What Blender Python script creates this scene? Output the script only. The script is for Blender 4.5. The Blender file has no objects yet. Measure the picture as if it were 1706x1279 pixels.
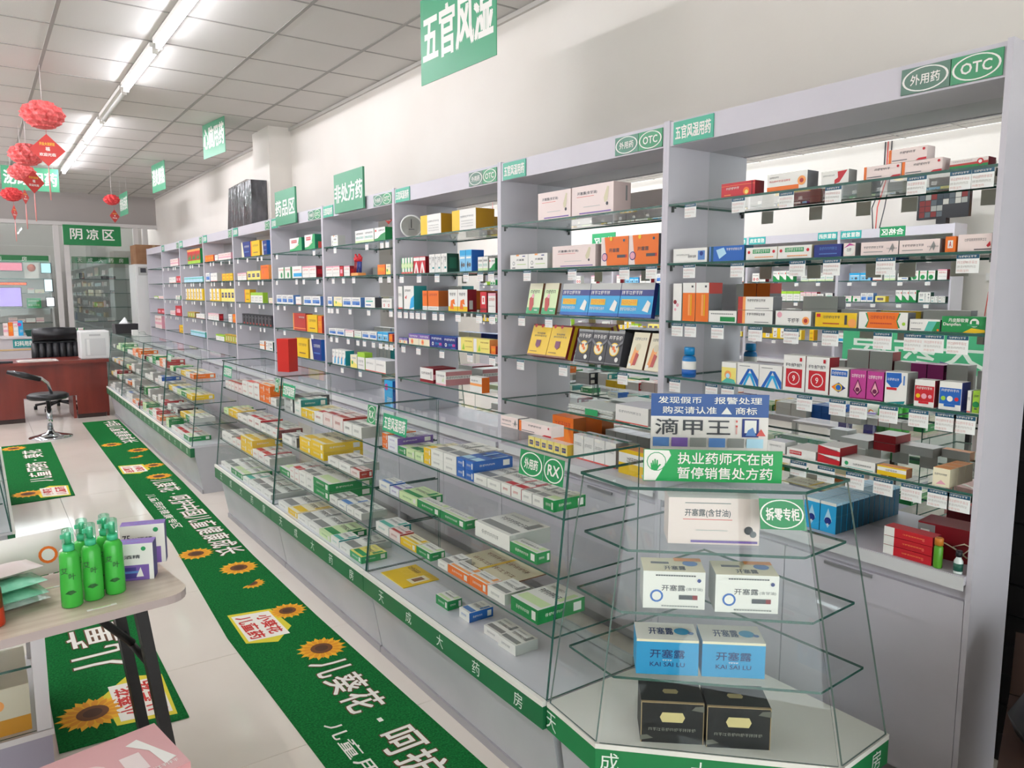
import bpy, math, random
from mathutils import Vector, Matrix
random.seed(7)
SC = bpy.context.scene
COL = SC.collection
# ------------------------------------------------------------------ camera, world, light, exposure
H = 1.52                                    # eye height
FPX, CX, CY = 1255.0, 853.0, 639.5          # focal length in pixels of the 1706x1279 frame
_p, _y = math.radians(7.05), math.radians(35.3)
FW = Vector((math.sin(_y)*math.cos(_p), math.cos(_y)*math.cos(_p), -math.sin(_p)))
RT = Vector((math.cos(_y), -math.sin(_y), 0))
UP = RT.cross(FW)
cam = bpy.data.cameras.new('camera'); camo = bpy.data.objects.new('camera', cam); COL.objects.link(camo)
cam.sensor_fit = 'HORIZONTAL'; cam.sensor_width = 36; cam.lens = 36*FPX/1706
cam.clip_start = 0.05; cam.clip_end = 100
M4 = Matrix.Identity(4)
for i in range(3):
    M4[i][0] = RT[i]; M4[i][1] = UP[i]; M4[i][2] = -FW[i]
M4.translation = (0, 0, H)
camo.matrix_world = M4
SC.camera = camo
w = bpy.data.worlds.new('sky'); SC.world = w; w.use_nodes = True
w.node_tree.nodes['Background'].inputs[0].default_value = (0.93, 0.97, 1.0, 1)
w.node_tree.nodes['Background'].inputs[1].default_value = 3.3
TUBE_POWER = 27.0
SC.view_settings.view_transform = 'Standard'; SC.view_settings.look = 'None'
SC.view_settings.exposure = 0.74; SC.view_settings.gamma = 1
SC.view_settings.use_curve_mapping = False
SC.cycles.transparent_max_bounces = 20
SC.cycles.max_bounces = 6; SC.cycles.glossy_bounces = 3; SC.cycles.diffuse_bounces = 3
SC.cycles.use_adaptive_sampling = True; SC.cycles.adaptive_threshold = 0.05
SC.cycles.caustics_reflective = True; SC.cycles.blur_glossy = 0.6; SC.cycles.caustics_refractive = False
SC.cycles.sample_clamp_indirect = 6; SC.cycles.use_light_tree = False

# ------------------------------------------------------------------ helpers
def ray(px, py):
    return RT*((px-CX)/FPX) + UP*(-(py-CY)/FPX) + FW
def at_dist(px, py, d):
    r = ray(px, py).normalized()*d
    return Vector((r.x, r.y, r.z+H))
def proj(P):
    v = Vector(P)-Vector((0, 0, H)); d = v.dot(FW)
    return CX+FPX*v.dot(RT)/d, CY-FPX*v.dot(UP)/d
def y_on(px, X, z):
    """Y of the point (X, Y, z) that stands at image column px"""
    a = (px-CX)/FPX                      # (v.RT) = a (v.FW)
    zz = z-H
    # X*RTx+Y*RTy+zz*RTz = a*(X*FWx+Y*FWy+zz*FWz)
    return (a*(X*FW.x+zz*FW.z)-X*RT.x-zz*RT.z)/(RT.y-a*FW.y)
def z_on(py, X, Y):
    b = -(py-CY)/FPX
    return H + (b*(X*FW.x+Y*FW.y)-X*UP.x-Y*UP.y)/(UP.z-b*FW.z)
def lin(c):
    c = c/255
    return c/12.92 if c <= 0.04045 else ((c+0.055)/1.055)**2.4
PAL = dict(W='eeebe4', P='efdcd6', R='c41f2b', O='ec7420', Y='ecc21c', G='1c8a48', B='1f62b6', N='1c2f7c', T='17888a', L='7fc0e2',
           K='1b1b21', M='bb3f8c', D='86141f', A='8f8f8c', E='efe5c6', V='7b5ca9', H='9fcb3c', C='2aa5da', Z='8a5a3a', g='bfbfba',
           k='45454a', p='e8a7b4', y='f3e27a', b='5b86c4', r='dc5a52', s='c9cdd0', d='14506a', o='f6a35a', e='d9cfae', h='d4e6b0',
           c='b5dcee', S='2f9e60', q='6a6a6e', t='58b8a6', m='6b1a4a', x='e9e9ee', f='b5372e')
MATS = {}
def node_mat(name):
    m = bpy.data.materials.new(name); m.use_nodes = True
    return m, m.node_tree.nodes, m.node_tree.links, m.node_tree.nodes['Principled BSDF']
def col4(hexs):
    return (lin(int(hexs[0:2], 16)), lin(int(hexs[2:4], 16)), lin(int(hexs[4:6], 16)), 1)
def pm(c, rough=0.42, spec=0.4, metal=0.0):
    """plain paint / print / plastic of one colour"""
    hx = PAL.get(c, c)
    key = (hx, rough, spec, metal)
    if key not in MATS:
        m, n, l, b = node_mat('paint_'+hx)
        b.inputs['Base Color'].default_value = col4(hx); b.inputs['Roughness'].default_value = rough
        b.inputs['Specular IOR Level'].default_value = spec; b.inputs['Metallic'].default_value = metal
        MATS[key] = m
    return MATS[key]
def noisy(name, c1, c2, scale, rough=0.5, bump=0.0, stretch=(1, 1, 1), spec=0.4, bscale=None, detail=4):
    m, n, l, b = node_mat(name)
    tc = n.new('ShaderNodeTexCoord'); mp = n.new('ShaderNodeMapping'); mp.inputs['Scale'].default_value = stretch
    nz = n.new('ShaderNodeTexNoise'); nz.inputs['Scale'].default_value = scale; nz.inputs['Detail'].default_value = detail
    cr = n.new('ShaderNodeValToRGB'); cr.color_ramp.elements[0].color = col4(c1); cr.color_ramp.elements[1].color = col4(c2)
    cr.color_ramp.elements[0].position = 0.3; cr.color_ramp.elements[1].position = 0.7
    l.new(tc.outputs['Object'], mp.inputs[0]); l.new(mp.outputs[0], nz.inputs[0]); l.new(nz.outputs[0], cr.inputs[0])
    l.new(cr.outputs[0], b.inputs['Base Color']); b.inputs['Roughness'].default_value = rough
    b.inputs['Specular IOR Level'].default_value = spec
    if bump:
        bp = n.new('ShaderNodeBump'); bp.inputs['Strength'].default_value = bump; bp.inputs['Distance'].default_value = 0.01
        n2 = n.new('ShaderNodeTexNoise'); n2.inputs['Scale'].default_value = bscale or scale
        l.new(mp.outputs[0], n2.inputs[0]); l.new(n2.outputs[0], bp.inputs['Height']); l.new(bp.outputs[0], b.inputs['Normal'])
    return m
def emis(name, hx, strength):
    m = bpy.data.materials.new(name); m.use_nodes = True; n = m.node_tree.nodes; l = m.node_tree.links
    n.remove(n['Principled BSDF']); e = n.new('ShaderNodeEmission'); e.inputs[0].default_value = col4(hx); e.inputs[1].default_value = strength
    l.new(e.outputs[0], n['Material Output'].inputs[0])
    if strength < 5: m.cycles.emission_sampling = 'NONE'
    return m
def glassy(name, tint, refl, blend=0.35, rough=0.0):
    m = bpy.data.materials.new(name); m.use_nodes = True; n = m.node_tree.nodes; l = m.node_tree.links
    n.remove(n['Principled BSDF'])
    t = n.new('ShaderNodeBsdfTransparent'); t.inputs[0].default_value = tint
    g = n.new('ShaderNodeBsdfGlossy'); g.inputs['Roughness'].default_value = rough; g.inputs[0].default_value = (0.95, 1, 0.98, 1)
    lw = n.new('ShaderNodeLayerWeight'); lw.inputs[0].default_value = blend
    mr = n.new('ShaderNodeMapRange'); mr.inputs['To Min'].default_value = refl; mr.inputs['To Max'].default_value = 0.45
    mx = n.new('ShaderNodeMixShader'); l.new(lw.outputs['Fresnel'], mr.inputs['Value']); l.new(mr.outputs[0], mx.inputs[0])
    l.new(t.outputs[0], mx.inputs[1]); l.new(g.outputs[0], mx.inputs[2]); l.new(mx.outputs[0], n['Material Output'].inputs[0])
    return m
GLASS = glassy('clear_glass', (0.955, 0.975, 0.966, 1), 0.02, 0.12)
GEDGE = pm('2f5a50', 0.15, 0.6)
SHELFG = glassy('shelf_glass', (0.93, 0.957, 0.946, 1), 0.035, 0.14)
DUSTY = glassy('dusty_glass', (0.88, 0.91, 0.90, 1), 0.08, 0.3)
def mirror_mat():
    m = bpy.data.materials.new('mirror'); m.use_nodes = True; n = m.node_tree.nodes; l = m.node_tree.links
    n.remove(n['Principled BSDF']); g = n.new('ShaderNodeBsdfGlossy'); g.inputs[0].default_value = (0.80, 0.83, 0.82, 1)
    g.inputs['Roughness'].default_value = 0.0; l.new(g.outputs[0], n['Material Output'].inputs[0]); return m
MIRROR = mirror_mat()
WHITE_PAINT = noisy('wall_paint', 'e3dcd3', 'e8e2da', 1.5, 0.85, 0.05, bscale=60, spec=0.2)
BOARD = noisy('laminate_board', 'c6c1c8', 'ccc7ce', 3, 0.4, 0.0)
BOARD_IN = BOARD
CHROME = pm('c8ccd0', 0.12, 0.5, 1.0)
BLACKM = pm('17171a', 0.35)
TAGW = pm('f2f2ee', 0.5)

class MB:
    def __init__(s): s.v = []; s.f = []; s.m = []; s.mats = []; s.sm = []
    def mi(s, m):
        if isinstance(m, str): m = pm(m)
        if m not in s.mats: s.mats.append(m)
        return s.mats.index(m)
    def quad(s, a, b, c, d, m):
        k = len(s.v); s.v += [tuple(a), tuple(b), tuple(c), tuple(d)]; s.f.append((k, k+1, k+2, k+3)); s.m.append(s.mi(m)); return s
    def poly(s, pts, m):
        k = len(s.v); s.v += [tuple(p) for p in pts]; s.f.append(tuple(range(k, k+len(pts)))); s.m.append(s.mi(m)); return s
    def box(s, x0, y0, z0, x1, y1, z1, m, bev=0):
        mm = m if isinstance(m, (list, tuple)) else [m]*6     # -x +x -y +y -z +z
        k = len(s.v)
        s.v += [(x0, y0, z0), (x1, y0, z0), (x1, y1, z0), (x0, y1, z0), (x0, y0, z1), (x1, y0, z1), (x1, y1, z1), (x0, y1, z1)]
        fs = [(0, 4, 7, 3), (1, 2, 6, 5), (0, 1, 5, 4), (3, 7, 6, 2), (0, 3, 2, 1), (4, 5, 6, 7)]
        for f, q in zip(fs, mm):
            if q is None: continue
            s.f.append(tuple(k+i for i in f)); s.m.append(s.mi(q))
        return s
    def prism(s, pts, z0, z1, m, mside=None, pts2=None):
        """polygon (counter-clockwise seen from above) swept from z0 to z1; pts2: other outline on top"""
        p2 = pts2 or pts; n = len(pts); k = len(s.v)
        s.v += [(p[0], p[1], z0) for p in pts]+[(p[0], p[1], z1) for p in p2]
        if m not in (GLASS, SHELFG): s.f.append(tuple(k+i for i in reversed(range(n)))); s.m.append(s.mi(m))
        s.f.append(tuple(k+n+i for i in range(n))); s.m.append(s.mi(m))
        for i in range(n):
            j = (i+1) % n; s.f.append((k+i, k+j, k+n+j, k+n+i)); s.m.append(s.mi(mside or m))
        return s
    def slab(s, a, b, c, d, t, m, medge):
        """a quad pane of thickness t (along its normal)"""
        a, b, c, d = map(Vector, (a, b, c, d)); nrm = (b-a).cross(d-a).normalized()*t
        k = len(s.v); s.v += [tuple(p) for p in (a, b, c, d, a+nrm, b+nrm, c+nrm, d+nrm)]
        for f, q in (((4, 5, 6, 7), m), ((0, 1, 5, 4), medge), ((1, 2, 6, 5), medge), ((2, 3, 7, 6), medge), ((3, 0, 4, 7), medge)):
            s.f.append(tuple(k+i for i in f)); s.m.append(s.mi(q))
        return s
    def lathe(s, prof, m, seg=20, cx=0, cy=0, cz=0, mod=None, smooth=True, axis='z'):
        k = len(s.v); ms = m if isinstance(m, list) else [m]*(len(prof)-1)
        for (r, z) in prof:
            for i in range(seg):
                a = 2*math.pi*i/seg; rr = r*(mod(a, z) if mod else 1)
                x, y, zz = rr*math.cos(a), rr*math.sin(a), z
                if axis == 'x': x, y, zz = zz, x, y
                if axis == 'y': x, y, zz = x, zz, y
                s.v.append((cx+x, cy+y, cz+zz))
        for j in range(len(prof)-1):
            for i in range(seg):
                i2 = (i+1) % seg
                s.f.append((k+j*seg+i, k+j*seg+i2, k+(j+1)*seg+i2, k+(j+1)*seg+i)); s.m.append(s.mi(ms[j])); s.sm.append(len(s.f)-1) if smooth else None
        if prof[0][0] > 1e-4: s.f.append(tuple(k+i for i in reversed(range(seg)))); s.m.append(s.mi(ms[0]))
        if prof[-1][0] > 1e-4: s.f.append(tuple(k+(len(prof)-1)*seg+i for i in range(seg))); s.m.append(s.mi(ms[-1]))
        return s
    def tube(s, pts, r, m, seg=8):
        pts = [Vector(p) for p in pts]; k = len(s.v); n = len(pts)
        for i, p in enumerate(pts):
            t = (pts[min(i+1, n-1)]-pts[max(i-1, 0)]).normalized()
            a = t.orthogonal().normalized() if i == 0 else (a-t*a.dot(t)).normalized()
            b = t.cross(a); rr = r[i] if isinstance(r, (list, tuple)) else r
            for q in range(seg):
                an = 2*math.pi*q/seg; s.v.append(tuple(p+a*rr*math.cos(an)+b*rr*math.sin(an)))
        for i in range(n-1):
            for q in range(seg):
                q2 = (q+1) % seg; s.f.append((k+i*seg+q, k+i*seg+q2, k+(i+1)*seg+q2, k+(i+1)*seg+q)); s.m.append(s.mi(m)); s.sm.append(len(s.f)-1)
        s.f.append(tuple(k+q for q in reversed(range(seg)))); s.m.append(s.mi(m))
        s.f.append(tuple(k+(n-1)*seg+q for q in range(seg))); s.m.append(s.mi(m))
        return s
    def mesh(s, name):
        me = bpy.data.meshes.new(name); me.from_pydata(s.v, [], s.f)
        for m in s.mats: me.materials.append(m)
        me.polygons.foreach_set('material_index', s.m)
        if s.sm:
            fl = [False]*len(s.f)
            for i in s.sm: fl[i] = True
            me.polygons.foreach_set('use_smooth', fl)
        me.update(); return me
def obj(name, mb, parent=None, loc=(0, 0, 0), rot=(0, 0, 0), bevel=0):
    me = mb.mesh(name) if isinstance(mb, MB) else mb
    o = bpy.data.objects.new(name, me); COL.objects.link(o); o.location = loc; o.rotation_euler = rot
    if parent: o.parent = parent
    if bevel:
        b = o.modifiers.new('bevel', 'BEVEL'); b.width = bevel; b.segments = 2; b.limit_method = 'ANGLE'
    return o
def empty(name, loc=(0, 0, 0), rz=0):
    o = bpy.data.objects.new(name, None); COL.objects.link(o); o.location = loc; o.rotation_euler = (0, 0, rz)
    o.empty_display_size = 0.05; return o
def tag(o, label, cat, group=None):
    o['label'] = label; o['category'] = cat
    if group: o['group'] = group
    return o
def struct(o): o['kind'] = 'structure'; return o
# ---- lettering
_TX = {}
def text2d(s):
    key = s
    if key not in _TX:
        c = bpy.data.curves.new('t', 'FONT'); c.body = s; c.resolution_u = 2
        o = bpy.data.objects.new('t', c); me = bpy.data.meshes.new_from_object(o)
        v = [(p.co.x, p.co.y) for p in me.vertices]; f = [tuple(p.vertices) for p in me.polygons]
        x0 = min(p[0] for p in v); x1 = max(p[0] for p in v); y0 = min(p[1] for p in v); y1 = max(p[1] for p in v)
        v = [((a-x0)/(x1-x0), (b-y0)/(y1-y0)) for a, b in v]
        _TX[key] = (v, f, (x1-x0)/(y1-y0))
        bpy.data.objects.remove(o); bpy.data.curves.remove(c); bpy.data.meshes.remove(me)
    return _TX[key]
def put_text(mb, s, org, u, v, m, bold=0.012, off=None):
    """lettering s stretched over the parallelogram org + a*u + b*v (u along the line, v up)"""
    t, f, _ = text2d(s); org, u, v = Vector(org), Vector(u), Vector(v); i = mb.mi(m)
    e = bold*v.length; du, dv = u.normalized()*e, v.normalized()*e
    nn = u.cross(v).normalized()*0.00006
    for d in ([Vector()] if bold < 0.006 else [du+dv, du-dv+nn, -du+dv+nn*2, -du-dv+nn*3]):
        k = len(mb.v); mb.v += [tuple(org+u*a+v*b+d) for a, b in t]
        for q in f: mb.f.append(tuple(k+j for j in q)); mb.m.append(i)
    return mb
# ---- printed faces: items in the unit square of a face
GLY = [((0, .8, 1, .94), (.42, .0, .58, .8), (.08, .4, .36, .54), (.66, .4, .94, .54)), ((0, 0, .16, 1), (.3, .78, 1, .92), (.3, .4, 1, .54), (.58, 0, .74, .78)), ((.05, .1, .2, .9), (.05, .76, .95, .9), (.8, .1, .95, .9), (.35, .36, .66, .5)),
       ((0, .55, .34, .7), (.1, 0, .26, 1), (.45, .82, 1, .96), (.45, .0, .58, .82), (.86, .3, 1, .82)), ((.1, .84, .9, .98), (0, .5, 1, .63), (.2, 0, .36, .5), (.66, 0, .82, .5)), ((.0, .1, .14, .5), (.05, .66, .2, .95), (.35, .7, 1, .84), (.4, .06, .98, .2), (.6, .2, .75, .7))]
def art_on(mb, items, org, u, v, aspect):
    org, u, v = Vector(org), Vector(u), Vector(v); n = u.cross(v).normalized(); L = 0.0003
    P = lambda a, b: org+u*a+v*b+n*L
    rnd = random.Random(len(items)*7+3)
    for it in items:
        k = it[0]
        if k == 'R':
            _, a0, b0, a1, b1, c = it; mb.quad(P(a0, b0), P(a1, b0), P(a1, b1), P(a0, b1), c)
        elif k == 'T':                                        # a line of small print
            _, a0, b0, a1, b1, cnt, c = it; st = (a1-a0)/cnt; g = st*0.82; hh = b1-b0
            for i in range(cnt):
                x = a0+i*st
                for (q0, w0, q1, w1) in (rnd.choice(GLY) if cnt < 12 else ((0, .1, 1, .9),)):
                    if True: mb.quad(P(x+q0*g, b0+w0*hh), P(x+q1*g, b0+w0*hh), P(x+q1*g, b0+w1*hh), P(x+q0*g, b0+w1*hh), c)
        elif k == 'C':
            _, a, b, r, c = it[:5]; rx = r/aspect; N = 14
            pts = [P(a+rx*math.cos(2*math.pi*i/N), b+r*math.sin(2*math.pi*i/N)) for i in range(N)]; mb.poly(pts, c)
        elif k == 'P':
            mb.poly([P(a, b) for a, b in it[1]], it[2])
        elif k == 'X':
            _, s, a0, b0, a1, b1, c = it; put_text(mb, s, P(a0, b0), u*(a1-a0), v*(b1-b0), pm(c), 0.012)
        L += 0.0003
    return mb
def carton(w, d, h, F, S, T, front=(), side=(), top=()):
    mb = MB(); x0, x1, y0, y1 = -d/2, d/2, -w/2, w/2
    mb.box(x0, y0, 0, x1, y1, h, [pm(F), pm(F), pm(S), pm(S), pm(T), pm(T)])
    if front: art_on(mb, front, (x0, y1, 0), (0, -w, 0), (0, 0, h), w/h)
    if side: art_on(mb, side, (x0, y0, 0), (d, 0, 0), (0, 0, h), d/h)
    if top: art_on(mb, top, (x0, y1, h), (0, -w, 0), (d, 0, 0), w/d)
    return mb
# ---- wares: labels are given at the end, when it is known what stands beside what
WARES = []
def ware(o, look, loc, cat='medicine box'):
    WARES.append((o, look, loc, cat)); return o
NTH = ['first', 'second', 'third', 'fourth', 'fifth', 'sixth', 'seventh', 'eighth', 'ninth', 'tenth', 'eleventh', 'twelfth']

def nth(i): return NTH[i] if i < 12 else f'{i+1}th'
def label_wares():
    by = {}
    for x in WARES: by.setdefault((x[1], x[2]), []).append(x)
    for (look, loc), xs in by.items():
        xs.sort(key=lambda x: (-round(x[0].location.y, 3), -round(x[0].location.z, 3)))
        for i, x in enumerate(xs):
            lb = f'{look}, {loc}' if len(xs) == 1 else f'{look}, {nth(i)} from back, {loc}'
            tag(x[0], lb, x[3], (f'{look}, {loc}') if len(xs) > 1 else None)
# ------------------------------------------------------------------ the room
WX, WXL, YB, YF, ZC = 2.65, -3.2, 14.4, -3.4, 3.107
fl = struct(obj('floor', MB().box(WXL, YF, -0.06, WX, YB+1.6, -0.011, pm('8d8478', 0.8))))
TILE = noisy('floor_tile_glaze', 'ded4c7', 'e4dace', 2.2, 0.07, 0.0, spec=0.5)
TILEM = {}
def span(a0, a1, seam, st):
    k = math.floor((a0-seam)/st); out = []
    while seam+k*st < a1-1e-4:
        lo, hi = max(a0, seam+k*st), min(a1, seam+(k+1)*st)
        if hi-lo > 0.02: out.append((lo, hi))
        k += 1
    return out
def tiles(par, name, xs, ys, z0, z1, gap, mat):
    for (x0, x1) in xs:
        for (y0, y1) in ys:
            key = (name, round(x1-x0, 3), round(y1-y0, 3))
            if key not in TILEM:
                a, b = (x1-x0)/2-gap, (y1-y0)/2-gap
                TILEM[key] = MB().box(-a, -b, z0, a, b, z1, mat).mesh(name)
            obj(name, TILEM[key], par, ((x0+x1)/2, (y0+y1)/2, 0))
tiles(fl, 'floor_tile', span(WXL, WX, 0.407, 0.8), span(-0.9, YB, 3.14, 0.8), -0.011, 0.0, 0.0011, TILE)
ce = struct(obj('ceiling', MB().box(WXL, YF, ZC+0.012, WX, YB+1.6, ZC+0.08, pm('b9b5ae', 0.9))))
CTILE = noisy('ceiling_board', 'd2cec9', 'd9d5d0', 0.9, 0.75, 0.06, bscale=120, spec=0.3)
tiles(ce, 'ceiling_tile', span(WXL, WX, 0.49, 0.577), span(0.0, YB, 5.46, 0.6), ZC, ZC+0.011, 0.006, CTILE)
BAR = pm('9b9792', 0.5)
for (x0, x1) in span(WXL, WX, 0.49, 0.577)[1:]:
    obj('ceiling_rail', MB().box(-0.011, YF, -0.004, 0.011, YB, 0.006, BAR), ce, (x0, 0, ZC))
for (y0, y1) in span(0.0, YB, 5.46, 0.6)[1:]:
    obj('ceiling_crossbar', MB().box(WXL, -0.007, -0.003, WX, 0.007, 0.006, BAR), ce, (0, y0, ZC))
wr = struct(obj('wall_right', MB().box(WX, YF, 0, WX+0.12, YB+1.6, ZC, WHITE_PAINT)))
wl = struct(obj('wall_left', MB().box(WXL-0.12, YF, 0, WXL, YB+1.6, ZC, WHITE_PAINT)))
struct(obj('trim_1', MB().box(WX-0.02, 1.3, ZC-0.03, WX, YB, ZC-0.003, pm('c9c4bd'))))
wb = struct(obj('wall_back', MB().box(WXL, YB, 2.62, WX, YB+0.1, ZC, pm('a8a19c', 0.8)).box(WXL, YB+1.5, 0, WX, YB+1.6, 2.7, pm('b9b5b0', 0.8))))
struct(obj('column', MB().box(2.43, 7.52, 2.0, WX, 8.03, ZC, WHITE_PAINT)))
struct(obj('wall_front', MB().box(WXL, YF-0.15, 2.6, WX, YF, ZC, WHITE_PAINT).box(WXL, YF-0.15, 0, -2.95, YF, 2.6, WHITE_PAINT).box(2.4, YF-0.15, 0, WX, YF, 2.6, WHITE_PAINT)))
# dark roller-shutter door in the wall past the end of the shelves
dr = struct(empty('door_1', (WX-0.03, 0.55, 0)))
for k in range(20):
    obj('slat', MB().box(-0.008-0.008*(k % 2), -0.55, 0.003, 0.026, 0.62, 0.097, pm('1d1b1c', 0.4)), dr, (0, 0, k*0.1))
# ------------------------------------------------------------------ wall shelving with mirror backs
XS, XM = 2.2, 2.432
DIV = [0.90, 2.085, 3.22, 4.41, 5.62, 6.85, 8.08, 9.33, 10.57, 11.72, 12.85]
ZS = [1.85, 1.626, 1.405, 1.187, 0.965]
NEAR = ['nearest', 'second-nearest', 'third-nearest', 'fourth-nearest', 'fifth-nearest', 'sixth-nearest', 'seventh-nearest', 'eighth-nearest', 'ninth-nearest', 'farthest']
BAYW = [f'{n} wall bay' for n in NEAR]
SHW = ['top shelf', 'second shelf', 'third shelf', 'fourth shelf', 'fifth shelf', 'base ledge']
TAG_A = {}
def tag_mesh(w, h, kind=0):
    key = (round(w, 3), round(h, 3), kind)
    if key not in TAG_A:
        mb = MB().box(-0.0012, -w/2, -h, 0.0004, w/2, 0, [TAGW, pm('cfc9bb'), TAGW, TAGW, TAGW, TAGW])
        art_on(mb, [('R', 0, .78, 1, 1, 'd' if kind == 0 else 'S'), ('T', .1, .84, .9, .95, 6, 'W'), ('T', .06, .5, .94, .66, 7, 'dfb4ae'), ('T', .06, .28, .9, .42, 6, 'c4bfb8'), ('T', .06, .06, .6, .2, 4, 'e0b8b0')]
               if w > 0.04 else [('R', 0, .8, 1, 1, 'c'), ('R', .2, .3, .8, .55, 'A')], (-0.0012, w/2, -h), (0, -w, 0), (0, 0, h), w/h)
        TAG_A[key] = mb.mesh('price_tag')
    return TAG_A[key]
def sign_art(mb, s, y1, y0, z0, z1, x, bg, fg='W', ring=False, bold=0.02):
    """flat sign plate facing -X between y1 (its first letter) and y0"""
    mb.box(x-0.004, y0, z0, x, y1, z1, pm(bg, 0.35))
    W_, H_ = y1-y0, z1-z0
    if ring:
        N = 28; u = Vector((0, -1, 0)); v = Vector((0, 0, 1)); c = Vector((x-0.0046, (y0+y1)/2, (z0+z1)/2))
        for i in range(N):
            a, b = 2*math.pi*i/N, 2*math.pi*(i+1)/N
            e = lambda t, r: c+u*(W_/2*r*math.cos(t))+v*(H_/2*r*math.sin(t))
            mb.quad(e(a, .95), e(b, .95), e(b, .86), e(a, .86), fg)
        put_text(mb, s, (x-0.0048, y1-W_*.2, z0+H_*.3), (0, -W_*.6, 0), (0, 0, H_*.4), pm(fg), bold)
    else:
        put_text(mb, s, (x-0.0046, y1-W_*.06, z0+H_*.2), (0, -W_*.88, 0), (0, 0, H_*.6), pm(fg), bold)
    return mb
UNITS = []; SHELVES = {}
def shelf_unit(i, y0, y1, xf, xm, sgn=1, far=False, back=None):
    """one bay of shelving; children in local coordinates (x from the front plane inward, y from the nearer side)"""
    W_ = y1-y0; D_ = (xm-xf)*sgn
    u = empty('shelf_unit', (xf, y0, 0), 0)
    if sgn < 0: u.rotation_euler = (0, 0, math.pi); u.location = (xf, y1, 0)
    T = 0.03; ZT = 2.155
    obj('side_panel', MB().box(0, 0, 0.0, D_+0.012, T*0.5, ZT+0.006, BOARD), u, bevel=0)
    obj('side_panel', MB().box(0, W_-T*0.5, 0.0, D_+0.012, W_-0.0006, ZT+0.006, BOARD), u)
    a, b = T*0.5+0.0005, W_-T*0.5-0.0005
    obj('fascia', MB().box(0.004, a, 2.066, 0.022, b, ZT, BOARD), u)
    obj('top_panel', MB().box(0.023, a, 2.068, D_, b, 2.086, BOARD_IN), u)
    obj('mirror_back' if back is None else 'back_panel', MB().box(D_, a, 0.73, D_+0.006, b, 2.12, [back or MIRROR, pm('k'), pm('k'), pm('k'), pm('k'), pm('k')]), u)
    base = obj('base_cabinet', MB().box(0.02, a, 0.06, D_+0.01, b, 0.70, BOARD), u)
    obj('ledge_board', MB().box(-0.012, a, 0.705, D_, b, 0.73, BOARD), u)
    obj('plinth', MB().box(0.05, a, 0, D_, b, 0.058, pm('a8a4a6')), u)
    for k in range(2):
        d = obj('door', MB().box(0.002, a+k*(b-a)/2+0.002, 0.07, 0.0195, a+(k+1)*(b-a)/2-0.002, 0.655, BOARD), u)
        obj('handle', MB().box(-0.006, a+(b-a)*(0.3+0.4*k)-0.08, 0.64, 0.0015, a+(b-a)*(0.3+0.4*k)+0.08, 0.65, pm('a9a8ab', 0.3, 0.5, 0.6)), d)
    obj('label_rail', MB().box(-0.016, a, 0.690, -0.0125, b, 0.728, pm('d9d8d8', 0.3)), u)
    sh = []
    for z in ZS:
        s = obj('glass_shelf', MB().box(0.004, a+0.001, z-0.008, D_-0.002, b-0.001, z, [GEDGE, None, GEDGE, GEDGE, None, GLASS]), u)
        if not far:
            for yy in (a, b-0.012):
                obj('shelf_clip', MB().box(0.02, yy, -0.016, 0.034, yy+0.012, -0.0085, pm('5a5f5c', 0.3, 0.5, 0.8)).box(0.02, yy, -0.03, 0.024, yy+0.012, -0.016, pm('5a5f5c', 0.3, 0.5, 0.8)), s, (0, 0, z))
        sh.append(s)
    return u, sh
def hang_tags(s, i, z, ys, w=0.055, h=0.045, kind=0):
    """price tags clipped under the front edge of shelf s at world Y values"""
    for y in ys:
        obj('price_tag', tag_mesh(w, h, kind), s, (0.001, y-DIV[i], z-0.0085))
for i in range(10):
    u, sh = shelf_unit(i, DIV[i], DIV[i+1], XS, XM, 1, far=i > 4)
    tag(u, f'white wall shelving bay with mirror back and five glass shelves, {NEAR[i]} of the row', 'shelf', 'wall shelving bays of the long row')
    UNITS.append(u); SHELVES[i] = sh
    W_ = DIV[i+1]-DIV[i]; x = 0.0035
    if i < 9:
        mb = sign_art(MB(), '五官风湿用药', W_-0.035, W_-0.225 if i < 4 else W_-0.2, 2.068, 2.15, x, '2fa585' if i else '2fa886')
        obj('category_sign', mb, u)
        mb = sign_art(MB(), 'OTC', 0.15, 0.022, 2.072, 2.142, x, '1f8a55', ring=True)
        obj('category_sign', mb, u)
        if i < 5:
            mb = sign_art(MB(), '外用药', 0.285, 0.152, 2.072, 2.142, x, '49705c' if i in (0, 2) else '3b7d61', ring=True, bold=0.014)
            obj('category_sign', mb, u)
# big boards standing above the fascia
def board(s, y1, y0, z0, z1, label):
    o = obj('sign_board', MB().box(XS-0.022, y0, z0, XS-0.008, y1, z1, pm('4a9470', 0.4)))
    m = MB(); put_text(m, s, (XS-0.0226, y1-0.012, z0+(z1-z0)*.26), (0, -(y1-y0-0.024), 0), (0, 0, (z1-z0)*.46), pm('W'), 0.02)
    obj('lettering', m, o); return tag(o, label, 'sign')
board('非处方药', 5.31, 4.81, 2.075, 2.348, 'green board with white characters for non-prescription drugs above fourth-nearest wall bay')
board('药品区', 6.63, 6.13, 2.075, 2.362, 'green board with three white characters above fifth-nearest wall bay')
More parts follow.
